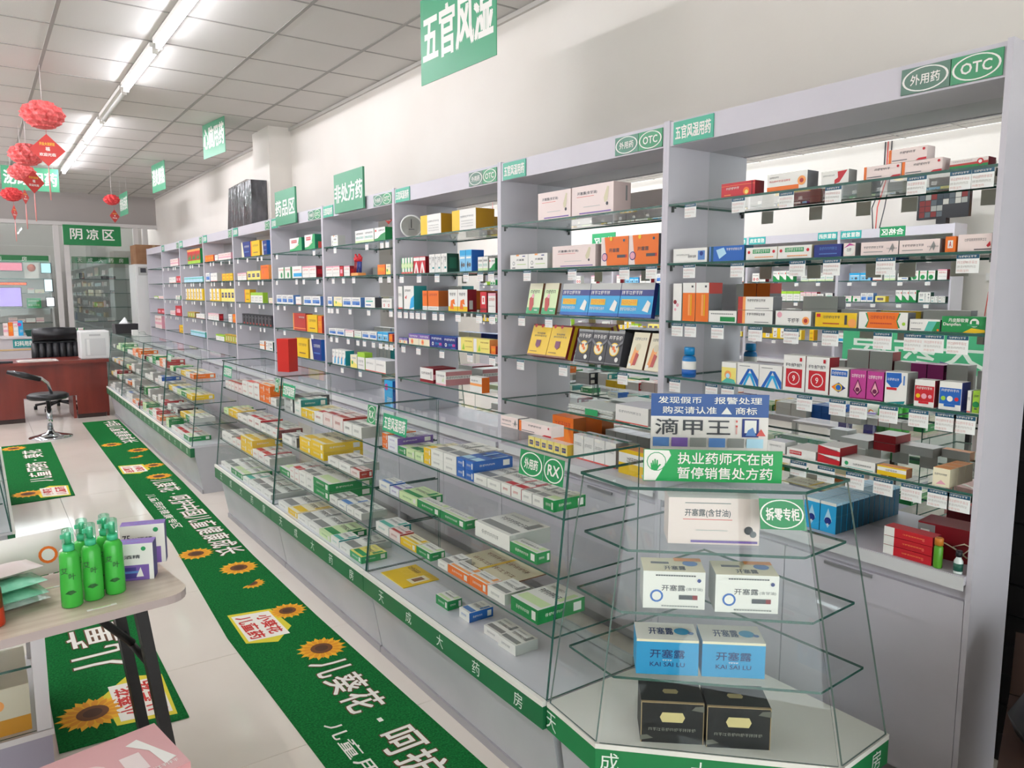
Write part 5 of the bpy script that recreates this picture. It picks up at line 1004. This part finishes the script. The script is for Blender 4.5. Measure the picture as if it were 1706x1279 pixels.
def packet(px, py, z, l, wd, h, mat, rz, label, art=None):
    c = at_z(px, py, z); m = MB(); N, M_ = 10, 6
    pr = lambda a: max(0.0, 1-abs(2*a-1)**3)
    for side in (1, -1):
        k = len(m.v)
        for i in range(N+1):
            for j in range(M_+1):
                a, b = i/N, j/M_; t = h/2*pr(a)*pr(b)*side+h/2
                m.v.append(((a-.5)*l, (b-.5)*wd, t))
        for i in range(N):
            for j in range(M_):
                q = (k+i*(M_+1)+j, k+(i+1)*(M_+1)+j, k+(i+1)*(M_+1)+j+1, k+i*(M_+1)+j+1); m.f.append(q if side > 0 else q[::-1]); m.m.append(m.mi(mat)); m.sm.append(len(m.f)-1)
    o = obj('wipes_packet', m, None, (c.x, c.y, z+.0006), (0, 0, rz))
    if art: obj('packet_print', art, o)
    return tag(o, label, 'packet')
pa = lambda c1, c2: MB().poly([(.02*math.cos(i*.449)+.02, .02*math.sin(i*.449), .046) for i in range(14)], pm(c1)).box(-.09, -.03, .043, -.03, .03, .044, pm(c2))
packet(20, 1010, TZ, .16, .11, .028, FOIL, .3, 'green and silver foil packet, lowest of the stack on the table'); packet(18, 1000, TZ+.028, .16, .11, .028, GFOIL, .25, 'green foil packet, second in the stack on the table'); packet(14, 982, TZ+.056, .16, .11, .028, GFOIL, .35, 'green foil packet, third in the stack on the table')
packet(8, 960, TZ+.085, .16, .1, .03, pm('d9c9c4', .3), .4, 'pale pink packet on top of the foil packet stack')
wp = packet(60, 952, TZ, .26, .13, .085, pm('e6e2da', .35), .25, 'large white wipes packet with orange ring behind the foil packets')
c = at_z(60, 952, TZ); wp.rotation_euler = (1.15, 0, .2); wp.location = (.06, 2.69, TZ+.06); obj('packet_print', MB().poly([(.05+.026*math.cos(i*.449), -.012+.026*math.sin(i*.449), .0868) for i in range(14)], pm('O')).poly([(.05+.018*math.cos(i*.449), -.012+.018*math.sin(i*.449), .0872) for i in range(14)], pm('W')), wp, (0, 0, 0))
for (px, py, lb) in ((170, 1012, 'small white price strip at the table edge below the spray bottles'), (75, 982, 'white price strip on the table beside the foil packets')):
    c = at_z(px, py, TZ); tag(obj('price_strip', carton(.008, .075, .002, 'W', 'W', 'W', top=[('R', .1, .2, .9, .8, 'h')]), None, (c.x, c.y, TZ+.0006), (0, 0, tr)), lb, 'price strip')
c = at_z(2, 1040, TZ); bb = obj('brown_bottle', MB().lathe([(.024, 0), (.026, .005), (.024, .05), (.022, .1), (.012, .13)], [pm('c23a1c', .3), pm('c23a1c', .3), pm('6a3418', .3), pm('6a3418', .3)], 18), None, (c.x-.015, c.y+.0, TZ+.0006)); tag(bb, 'brown bottle with red base at the table edge', 'bottle')
c = at_z(88, 965, TZ); bb = obj('herb_sachet', carton(.06, .03, .1, 'h', 'W', 'W', [('C', .5, .75, .14, 'o'), ('X', 'Zi', .1, .4, .5, .55, 'k'), ('R', 0, .1, 1, .25, 'S')]), None, (c.x, c.y, TZ+.0006), (0, 0, 1.2)); bb.location.x += .05; bb.location.y -= .055; tag(bb, 'small pale green sachet box between white packet and spray bottles', 'box')
# pink carton standing on the floor before the table
pk = obj('pink_carton', carton(.30, .23, .4, 'd89a9c', 'c8868a', 'd9a6a6', top=[('C', .35, .45, .2, 'e8cfc8'), ('R', .6, .2, .75, .55, 'e8d8d4'), ('P', [(.85, .15), (.95, .2), (.8, .8), (.7, .75), (.82, .5)], 'W'), ('T', .55, .1, .95, .16, 9, 'W')]), None, (.175, 1.905, .0006), (0, 0, math.radians(10)))
pk.rotation_euler = (0, 0, math.radians(100)); tag(pk, 'pink cardboard carton on the floor before the folding table', 'carton')
# low glass showcase behind the table
gc = empty('glass_showcase', (-.20, 2.62, 0))
obj('base', MB().box(-.5, 0, 0, .30, .6, .15, pm('a9a2b2', .4)), gc); obj('rim', MB().box(-.5, -.006, .151, .306, .606, .17, pm('dcd6d6')), gc)
obj('post', MB().box(.262, .0, .171, .30, .03, .575, pm('dcd6d8', .35)), gc); obj('post', MB().box(.262, .57, .171, .30, .6, .575, pm('dcd6d8', .35)), gc)
obj('front_glass', MB().box(-.5, .006, .171, .26, .011, .575, [GEDGE, GEDGE, GLASS, None, GEDGE, GEDGE]), gc); obj('side_glass', MB().box(.29, .032, .171, .295, .568, .575, [None, GLASS, GEDGE, GEDGE, GEDGE, GEDGE]), gc)
obj('glass_shelf', MB().box(-.5, .013, .375, .26, .56, .383, [GEDGE, GEDGE, GEDGE, GEDGE, None, GLASS]), gc); obj('top_board', MB().box(-.5, .0, .576, .30, .6, .59, pm('cfc8cc')), gc)
tag(gc, 'low glass showcase with white corner post under the folding table', 'showcase')
o = obj('magenta_box', carton(.26, .2, .13, 'M', 'M', 'M', [], [('R', 0, .3, 1, .62, 'd8c0d0'), ('R', 0, .62, 1, 1, 'a01848')]), None, (-.12, 2.79, .3836), (0, 0, 0)); tag(o, 'magenta box on the shelf of the low showcase', 'box')
o = obj('amber_box', carton(.3, .28, .15, 'E', 'd8cdb8', 'E', [], [('R', 0, 0, 1, .34, 'd09028'), ('P', [(.1, .6), (.4, .95), (.5, .6), (.3, .5)], 'Z'), ('C', .7, .65, .12, 'o')]), None, (-.09, 2.80, .1706), (0, 0, 0)); tag(o, 'cream box with amber lower band in the low showcase', 'box')
# ------------------------------------------------------------------ desk, chairs and things at the far end
RED = noisy('red_wood', '5e1c14', '7a2a1e', 6, .3, 0, (1, 1, .2))
dk = empty('office_desk', (1.27, 10.3, 0))
obj('desktop', MB().box(-2.2, -.05, .665, 0, .62, .70, RED), dk)
obj('front_panel', MB().box(-.36, 0, .05, -.02, .03, .664, RED), dk); obj('front_panel', MB().box(-2.1, 0, .05, -.895, .03, .664, RED), dk); obj('front_panel', MB().box(-.895, 0, .28, -.36, .03, .664, RED), dk)
obj('side_panel', MB().box(-.05, .031, .0, -.02, .6, .664, RED), dk); obj('side_panel', MB().box(-.40, .031, 0, -.37, .6, .27, RED), dk); obj('kick_strip', MB().box(-.36, .004, 0, -.06, .028, .049, pm('2a1410')), dk); obj('kick_strip', MB().box(-2.1, .004, 0, -.895, .028, .049, pm('2a1410')), dk)
tag(dk, 'red-brown wooden desk across the far aisle', 'desk')
LEA = noisy('black_leather', '141416', '222226', 20, .35, .1)
def star_base(par, r, z=.06, n=5):
    for i in range(n):
        a = 2*math.pi*i/n+.3; obj('base_arm', MB().tube([(0, 0, .1), (r*.5*math.cos(a), r*.5*math.sin(a), .085), (r*math.cos(a), r*math.sin(a), z)], .016, BLACKM, 8), par)
        obj('caster', MB().lathe([(.024, -.018), (.024, .018)], BLACKM, 12, r*math.cos(a), r*math.sin(a), .0245, axis='x'), par)
ch = empty('executive_chair', (.80, 11.28, 0))
star_base(ch, .28); obj('gas_column', MB().lathe([(.025, .1), (.025, .42)], CHROME, 12), ch); obj('seat', MB().box(-.26, -.02, .42, .26, .5, .54, LEA), ch, bevel=.04)
# back: ribbed panel with thick head roll (seen from the front: it faces the viewer with its padded side)
for i in range(7):
    obj('back_rib', MB().lathe([(.04, .555), (.044, .7), (.04, .86)], LEA, 10, -.225+i*.075, .0+.02*abs(i-3)/3, 0), ch)
obj('head_roll', MB().lathe([(.05, -.25), (.085, -.235), (.095, 0), (.085, .235), (.05, .25)], LEA, 18, 0, .03, .965, axis='x'), ch)
obj('back_shell', MB().box(-.25, .05, .53, .25, .09, 1.0, LEA), ch, bevel=.02)
tag(ch, 'black leather executive chair with ribbed back behind the desk', 'chair')
st = empty('bar_stool', (.545, 9.12, 0))
obj('disc_base', MB().lathe([(.2, 0), (.2, .008), (.12, .03), (.04, .055), (.025, .09)], CHROME, 32), st); obj('column', MB().lathe([(.028, .09), (.028, .3), (.022, .3), (.022, .40)], CHROME, 16), st)
obj('seat', MB().lathe([(.05, .40), (.17, .405), (.19, .42), (.19, .45), (.165, .465), (.02, .46)], LEA, 28), st)
obj('backrest_arm', MB().tube([(.02, 0, .40), (.03, -.05, .47), (-.0, -.1, .58), (-.06, -.12, .64), (-.16, -.12, .67), (-.3, -.1, .715)], .016, CHROME, 10), st)
obj('backrest_pad', MB().tube([(-.34, -.12, .715), (-.2, -.15, .675), (-.06, -.15, .625)], [.02, .034, .02], LEA, 10), st)
tag(st, 'low bar stool with chrome disc base before the desk', 'stool')
pr = obj('white_printer', MB().box(0, 0, 0, .32, .3, .34, pm('dcdcda', .35)), None, (.985, 10.33, .7006), (0, 0, 0), bevel=.015)
obj('front_recess', MB().box(.05, -.004, .04, .27, -.0005, .25, pm('c9c9c8')), pr); obj('handle_slot', MB().box(.1, -.004, .28, .22, -.0005, .30, pm('b4b4b4')), pr); obj('side_strip', MB().box(.07, -.006, .05, .10, -.0045, .24, pm('e4e4e2')), pr)
tag(pr, 'white upright machine box on the end of the desk', 'machine')
o = obj('desk_papers', MB().box(0, 0, 0, .4, .25, .008, pm('d9d4cc')).box(.02, .03, .0085, .35, .24, .014, pm('c4b8b0')), None, (.35, 10.3, .7006), (0, 0, .05)); tag(o, 'flat pile of papers on the red desk', 'papers')
o = obj('black_keyboard', MB().box(0, 0, 0, .3, .12, .02, pm('K')), None, (-.0, 10.28, .7006)); tag(o, 'small black device lying on the desk near the papers', 'device')
# fridge and cardboard box in the far corner
fr = empty('tall_fridge', (2.05, 13.0, 0))
obj('cabinet', MB().box(0, .0, 0, .55, .55, 1.93, pm('d9d9d6', .35)), fr); obj('door', MB().box(.01, -.03, .1, .54, -.001, 1.91, pm('e0e0dd', .3)), fr); obj('display_panel', MB().box(.04, -.036, 1.76, .18, -.031, 1.89, pm('b4b4b0')).box(.07, -.0365, 1.80, .15, -.0361, 1.87, pm('k')), fr)
tag(fr, 'tall white fridge in the far corner past the shelves', 'fridge')
o = obj('cardboard_box', MB().box(0, 0, 0, .52, .5, .3, noisy('kraft_board', '8a6448', '9c7556', 8, .8)), None, (2.08, 13.02, 1.9306)); obj('tape_strip', MB().box(.24, -.001, .0, .28, -.0004, .3, pm('a98a64')), o); tag(o, 'brown cardboard box on top of the tall fridge', 'box')
# ------------------------------------------------------------------ back of the shop: glazed cool room
FRM = pm('cfcac6', .4)
struct(obj('trim_2', MB().box(WXL, YB-.06, 2.575, WX, YB+.06, 2.635, FRM)))
for k, x in enumerate((-1.1, 1.10, 1.235, 2.27, 2.42)):
    struct(obj(f'trim_{k+3}', MB().box(x, YB-.05, 0, x+.075, YB+.05, 2.575, FRM)))
for k, (x0, x1) in enumerate(((-1.02, 1.095), (1.315, 2.265))):
    struct(obj(f'window_{k+1}', MB().box(x0, YB-.004, .02, x1, YB+.004, 2.57, GLASS if k == 0 else DUSTY)))
sg = obj('cool_zone_sign', MB().box(0, 0, 0, .84, .012, .325, pm('1f7d45', .4)), None, (1.235, YB-.075, 2.262)); m = MB()
for k, c in enumerate('阴凉区'): put_text(m, c, (.1+k*.235, -.0006, .095), (.17, 0, 0), (0, 0, .17), pm('W'), .02)
obj('lettering', m, sg); tag(sg, 'green board with three white characters marking the cool room', 'sign')
def rear_cabinet(x0, x1, label, tint):
    u = empty('rear_cabinet', (x0, YB+.25, 0)); L = x1-x0
    obj('back_panel', MB().box(0, .42, 0, L, .44, 2.1, pm(tint, .5)), u); obj('side_panel', MB().box(0, 0, 0, .03, .418, 2.1, FRM), u); obj('side_panel', MB().box(L-.03, 0, 0, L, .418, 2.1, FRM), u)
    hd = obj('header_band', MB().box(.031, -.01, 1.98, L-.031, .02, 2.09, pm('1f7d45', .4)), u); m = MB()
    for k, c in enumerate('天成大药房'): put_text(m, c, (L*.12+k*L*.17, -.0106, 2.0), (.07, 0, 0), (0, 0, .07), pm('W'), .01)
    obj('lettering', m, hd)
    for z in (1.72, 1.48, 1.24, 1.0, .76, .5): obj('glass_shelf', MB().box(.032, .02, z-.008, L-.032, .41, z, [GEDGE, GEDGE, GEDGE, GEDGE, None, GLASS]), u)
    return tag(u, label, 'cabinet', 'cabinets in the cool room')
rear_cabinet(-.95, 1.06, 'white cabinet with green header behind the glass, left part of cool room', 'c8c4c2'); rear_cabinet(1.33, 2.25, 'grey cabinet with green header behind the dusty glass under the cool zone sign', 'c4c4c0')
def emplate(name, x0, x1, z0, z1, hx, st, label, cat, fr='k'):  # glowing plates added in place of street reflections in the back glass
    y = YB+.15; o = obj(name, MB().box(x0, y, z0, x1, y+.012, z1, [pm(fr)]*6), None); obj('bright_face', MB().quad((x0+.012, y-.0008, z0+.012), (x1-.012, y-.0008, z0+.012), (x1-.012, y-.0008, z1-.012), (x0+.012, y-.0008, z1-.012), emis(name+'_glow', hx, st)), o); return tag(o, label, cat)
emplate('pink_reflection', .30, .66, 1.83, 1.975, 'e07a90', .7, 'pink glowing panel standing in for a reflection in the cool room glass', 'reflection panel'); emplate('cyan_reflection', .90, 1.055, 1.80, 1.975, '9fd6dc', .9, 'small pale cyan glowing panel standing in for a reflection in the glass', 'screen')
emplate('white_reflection', .93, 1.06, 1.50, 1.715, 'cfe6ea', .9, 'white glowing panel standing in for a reflection, under the cyan one', 'screen'); emplate('violet_reflection', .30, .62, 1.26, 1.58, 'a892d8', .8, 'violet glowing panel standing in for a reflection in the cool room glass', 'reflection panel'); emplate('red_reflection_strip', .30, .70, 1.605, 1.66, 'ff4a20', 1.4, 'red glowing strip standing in for a reflection, above the violet panel', 'sign')
emplate('bright_reflection', .94, 1.07, 1.26, 1.42, 'f0f0f4', .9, 'bright white panel standing in for a reflection, low in the cool room', 'screen')
o = obj('red_knot_panel', carton(.2, .01, .25, 'e0d8d0', 'W', 'W'), None, (.78, YB+.255, 1.7206), (0, 0, math.pi/2)); m = MB().lathe([(.02, .0), (.06, .002), (.06, .006), (.02, .008)], pm('c8502a'), 16, axis='x'); obj('knot', m, o, (-.014, 0, .17)); tag(o, 'pale panel with orange-red knot in the cool room', 'decoration')
o = obj('green_notice', carton(.2, .01, .16, 'S', 'G', 'G', [('T', .1, .6, .9, .8, 5, 'W'), ('T', .1, .2, .9, .4, 5, 'W')]), None, (.78, YB+.258, 1.2406), (0, 0, math.pi/2)); tag(o, 'green notice with white print in the cool room', 'sign')
rr = random.Random(11)
for zi, z in enumerate((1.48, 1.24, 1.0, .76)):
    x = .42
    while x < 1.0:
        kx = rr.choice(['plainw', 'redw', 'pinkt', 'whgrn', 'longred', 'cream3']); wd = rr.uniform(.08, .16); h_ = rr.uniform(.05, .1)
        if x+wd < 1.0 and not (zi < 2 and (x < .66 or x > .86)): put(kx, x+wd/2, YB+.36, z, round(wd, 2), .07, round(h_, 2), f'{["high", "upper", "middle", "low"][zi]} shelf of white cool room cabinet', math.pi/2)
        x += wd+.01
for (x, z, kx, wd, h_) in ((1.5, 1.72, 'dark', .08, .1), (1.9, 1.72, 'dark', .22, .05), (1.62, 1.48, 'plainw', .06, .06), (1.78, 1.48, 'plainw', .06, .05), (1.95, 1.48, 'dark', .06, .05), (1.72, 1.24, 'oliv', .16, .09), (1.6, 1.0, 'whgrn', .2, .05), (1.9, 1.0, 'plainw', .12, .06)):
    put(kx, x, YB+.36, z, wd, .07, h_, 'a shelf of grey cool room cabinet', math.pi/2)
# low rear counter before the partition
rc = empty('rear_counter', (-.6, 12.45, 0)); obj('body', MB().box(0, 0, 0, 1.75, .5, .86, pm('c2bcbe', .45)), rc); obj('top', MB().box(-.01, -.02, .861, 1.76, .5, .885, pm('cfcaca', .3)), rc); obj('shelf_line', MB().box(.02, -.006, .70, 1.73, -.001, .72, pm('c9a87a')), rc)
bd = obj('teal_sign', MB().box(.98, -.008, .74, 1.24, -.001, .85, pm('1f8c8c')), rc); m = MB(); put_text(m, '妇科用药', (1.0, -.0086, .76), (.22, 0, 0), (0, 0, .07), pm('W'), .02); obj('lettering', m, bd)
tag(rc, 'pale low counter with teal sign behind the executive chair', 'counter')
o = obj('green_tray', MB().prism([(-.16, -.1), (.16, -.1), (.16, .1), (-.16, .1)], 0, .09, pm('1d4a40'), pts2=[(-.19, -.12), (.19, -.12), (.19, .12), (-.19, .12)]), None, (.72, 12.65, .8856)); tag(o, 'dark green plastic tray on the rear counter', 'tray')
for k in range(4): put('grn3', .97+k*.085, 12.6, .885, .08, .06, .1, 'rear counter top', math.pi/2)
for k, (kx, wd) in enumerate((('pinkt', .2), ('tinyora', .1), ('redw', .14), ('bluesm', .12))): put(kx, .32+k*.06, 12.86, .885, .055, .06, .18+.01*k, 'back edge of rear counter', math.pi/2)
c = at_z(183, 551, 1.021); tb = obj('tissue_box', MB().prism([(-.12, -.07), (.12, -.07), (.12, .07), (-.12, .07)], 0, .115, pm('2c2a2e', .4), pts2=[(-.125, -.072), (.125, -.072), (.125, .072), (-.125, .072)]), None, (1.42, 9.9, 1.0206), (0, 0, .1))
obj('tissue', MB().lathe([(.06, .116), (.035, .14), (.02, .165), (.004, .19)], pm('f0f0f0'), 9, mod=lambda a, z: 1+.3*math.sin(3*a+z*40)), tb); tag(tb, 'black tissue box with white tissue on the farthest counter', 'tissue box')
o = obj('plug_adapter', MB().box(-.03, -.03, 0, .03, .03, .06, pm('e4e4e0')), None, (1.45, 9.45, 1.0206)); obj('cord', MB().tube([(.031, 0, .03), (.1, .03, .035), (.13, .1, .006), (.1, .3, .005)], .005, pm('c9cfc9'), 6), o); tag(o, 'white plug adapter with cord on the farthest counter', 'adapter')
# ------------------------------------------------------------------ the opposite side of the shop, seen in the mirrors
XO = -2.75
OD = [3.5, 4.68, 5.86, 7.04, 8.22, 9.4, 10.6, 11.8]
OW = ['first bay past monitor', 'second bay past monitor', 'third bay past monitor', 'fourth bay past monitor', 'fifth bay past monitor', 'sixth bay past monitor', 'seventh bay past monitor']
rr = random.Random(21)
pool = ['whgrn', 'bluew', 'redw', 'plainw', 'grn3', 'limew', 'yelbig', 'bluebelt', 'tealbox', 'slimyel', 'whgrn', 'eyebox', 'grnhill', 'stripes', 'redrings', 'book']
for i in range(7):
    u, sh = shelf_unit(i, OD[i], OD[i+1], XO, XO-.235, -1, far=True, back=BOARD)
    tag(u, f'white shelving bay across the shop seen in the mirrors, {OW[i]}', 'shelf', 'shelving bays across the shop')
    W_ = OD[i+1]-OD[i]
    obj('category_sign', sign_art(MB(), '感冒发热', .25, .02, 2.068, 2.15, .0035, '2fa5a0'), u); 
    obj('category_sign', sign_art(MB(), '感冒用药', W_-.02, W_-.25, 2.068, 2.15, .0035, '2fa5a0'), u) if i else None
    if i == 0: obj('category_sign', sign_art(MB(), '合格区', W_*.5+.12, W_*.5-.14, 2.062, 2.165, .0035, '1f8a55'), u)
    for s_, z in enumerate(ZS):
        y = OD[i]+.05; lim = 1.0 if i < 4 else .6
        while y < OD[i+1]-.14:
            kx = rr.choice(pool); n = rr.choice([1, 2, 3]); wd = round(rr.uniform(.06, .12), 2); h_ = round(rr.uniform(.06, .13), 2)
            for q in range(n):
                if y+wd < OD[i+1]-.03:
                    if rr.random() < lim: put(kx, XO-.055, y+wd/2, z, wd-.004, .07, h_, f'{SHW[s_]} opposite, {OW[i]}', math.pi, nm='pill_carton')
                    y += wd
            y += rr.choice([.0, .02, .1])
        for q in range(4): obj('price_tag', tag_mesh(.05, .045), sh[s_], (.001, .15+q*.27, z-.0085))
bo = obj('sign_board', MB().box(0, -.25, 0, .012, .25, .27, pm('1f8a55', .4)), None, (XO+.01, 8.4, 2.09)); m = MB(); put_text(m, '药品区', (.0126, -.2, .07), (0, .4, 0), (0, 0, .14), pm('W'), .02); obj('lettering', m, bo); tag(bo, 'green board with white characters above the shelves across the shop', 'sign')
mo = empty('monitor', (XO-.05, 3.64, 2.162), math.radians(8))
obj('screen_frame', MB().box(-.02, -.26, .05, .02, .26, .36, BLACKM), mo)
m = MB(); rs = random.Random(4)
for gx in range(8):
    for gz in range(5):
        if gx < 4 and gz < 2: continue
        m.quad((.0206, -.24+gx*.06, .07+gz*.055), (.0206, -.24+gx*.06+.055, .07+gz*.055), (.0206, -.24+gx*.06+.055, .07+gz*.055+.05), (.0206, -.24+gx*.06, .07+gz*.055+.05), emis('camera_tile_%d_%d' % (gx, gz), rs.choice(['6a6f74', 'a9a9a4', '8a4a4a', 'c8c4bc', '50565c']), .7))
obj('camera_picture', m, mo); obj('stand', MB().box(-.03, -.05, .0, .03, .05, .052, BLACKM), mo); tag(mo, 'black monitor with camera pictures on the shelves across the shop', 'monitor')
for k, (dy, hx) in enumerate(((0, 'k'), (.04, 'r'), (.07, 'k'))):
    o = obj('cable', MB().tube([(XO-.2, 4.35+dy, 2.165), (XO-.3, 4.36+dy*2, 2.4), (WXL+.01, 4.4+dy, 2.7), (WXL+.01, 4.4+dy, ZC-.01)], .006, pm(hx), 6)); tag(o, ['dark', 'red', 'second dark'][k]+' cable rising from the shelves across the shop', 'cable')
de = obj('red_blessing_disc', MB().lathe([(.0, 0), (.2, 0), (.2, .006), (.0, .006)], pm('c01f24'), 28, axis='x').box(.0062, -.07, -.1, .0075, .07, .1, pm('Y')), None, (WXL+.001, 3.0, 2.3)); m = MB(); put_text(m, '福', (.008, -.06, -.08), (0, .12, 0), (0, 0, .16), pm('R'), .01); obj('lettering', m, de); obj('lower_knot', MB().prism([(-.1, 0), (0, -.1), (.1, 0), (0, .1)], 0, .006, pm('c01f24')), de, (0, 0, -.34), (0, math.pi/2, 0)); tag(de, 'red round good-luck paper disc on the wall across the shop', 'decoration')
po = obj('notice_poster', carton(.4, .012, .62, 'dfeae4', 'W', 'W', [('R', 0, .82, .8, 1, '7cc46a'), ('C', .4, .91, .06, 'W'), ('T', .3, .6, .8, .64, 6, 'r'), ('T', .3, .4, .8, .44, 6, 'r'), ('T', .3, .2, .8, .24, 6, 'A')]), None, (WXL+.0075, 3.0, 1.15), (0, 0, math.pi)); tag(po, 'pale poster with green heading on the wall across the shop', 'poster')
so = obj('wall_socket', MB().box(0, -.05, 0, .04, .05, .07, pm('e0dcd8')), None, (WXL+.0005, 3.32, 1.62)); obj('cord', MB().tube([(.02, .0, -.001), (.03, .02, -.12), (.015, .05, -.4)], .005, pm('r'), 6), so); tag(so, 'white wall plug with red cord across the shop', 'socket')
# pharmacy lettering board across the shop
lb = obj('pharmacy_board', MB().box(-.03, 2.75, .80, 0, 4.15, 1.14, pm('4fb381', .3)).box(-.03, 2.75, 0, 0, 4.15, .799, pm('c2c8c2', .4)), None, (-2.05, 0, .0006)); m = MB(); put_text(m, '大药房', (.0006, 2.85, .85), (0, 1.2, 0), (0, 0, .24), pm('e4efe4'), .01); obj('lettering', m, lb); tag(lb, 'green pharmacy lettering board of a counter across the shop', 'board')
# glass counters on the other side of the aisle
for k, (a, b) in enumerate(((4.25, 5.45), (5.46, 6.66))):
    counter(a, b, 1.0, f'slanted glass counter on the other side of the aisle, {["nearer", "farther"][k]} one', sgn=-1, x_off=1.30)
    for sh_, z in enumerate(CZ):
        for q in range(4): lay([13, 2, 4, 0][(q+sh_+k) % 4], -.09, a+.18+q*.27, z*1.0/1.066, .14, .14, .05, f'{SW[sh_]}, {["nearer", "farther"][k]} cross-aisle counter', 1, math.pi)
# ------------------------------------------------------------------ dim corner past the shelves
kb = empty('open_carton', (1.985, .505, 0), math.radians(18)); KR = noisy('shaded_kraft', '33211a', '3f291d', 8, .8)  # kraft tone darkened to carry the shade of this corner
obj('carton_body', MB().box(-.22, -.2, .0008, .25, .2, .46, KR), kb); obj('flap', MB().slab((.25, -.2, .462), (.25, .2, .462), (.34, .2, .60), (.34, -.2, .60), .006, KR, KR), kb)
obj('black_bag', MB().lathe([(.16, .463), (.19, .55), (.15, .66), (.05, .73)], pm('18181a', .4), 14, mod=lambda a, z: 1+.12*math.sin(5*a+z*30)), kb); tag(kb, 'open brown carton with black bag in the dim corner by the shelf end', 'carton')
# glazed shop front behind the viewer
for k, x in enumerate((-2.95, -1.2, .6, 2.3)):
    struct(obj(f'trim_{k+20}', MB().box(x, YF-.1, 0, x+.08, YF-.02, 2.6, pm('8d8f92', .4))))
struct(obj('window_3', MB().box(-2.87, YF-.07, .05, 2.3, YF-.062, 2.58, GLASS)))
label_wares()
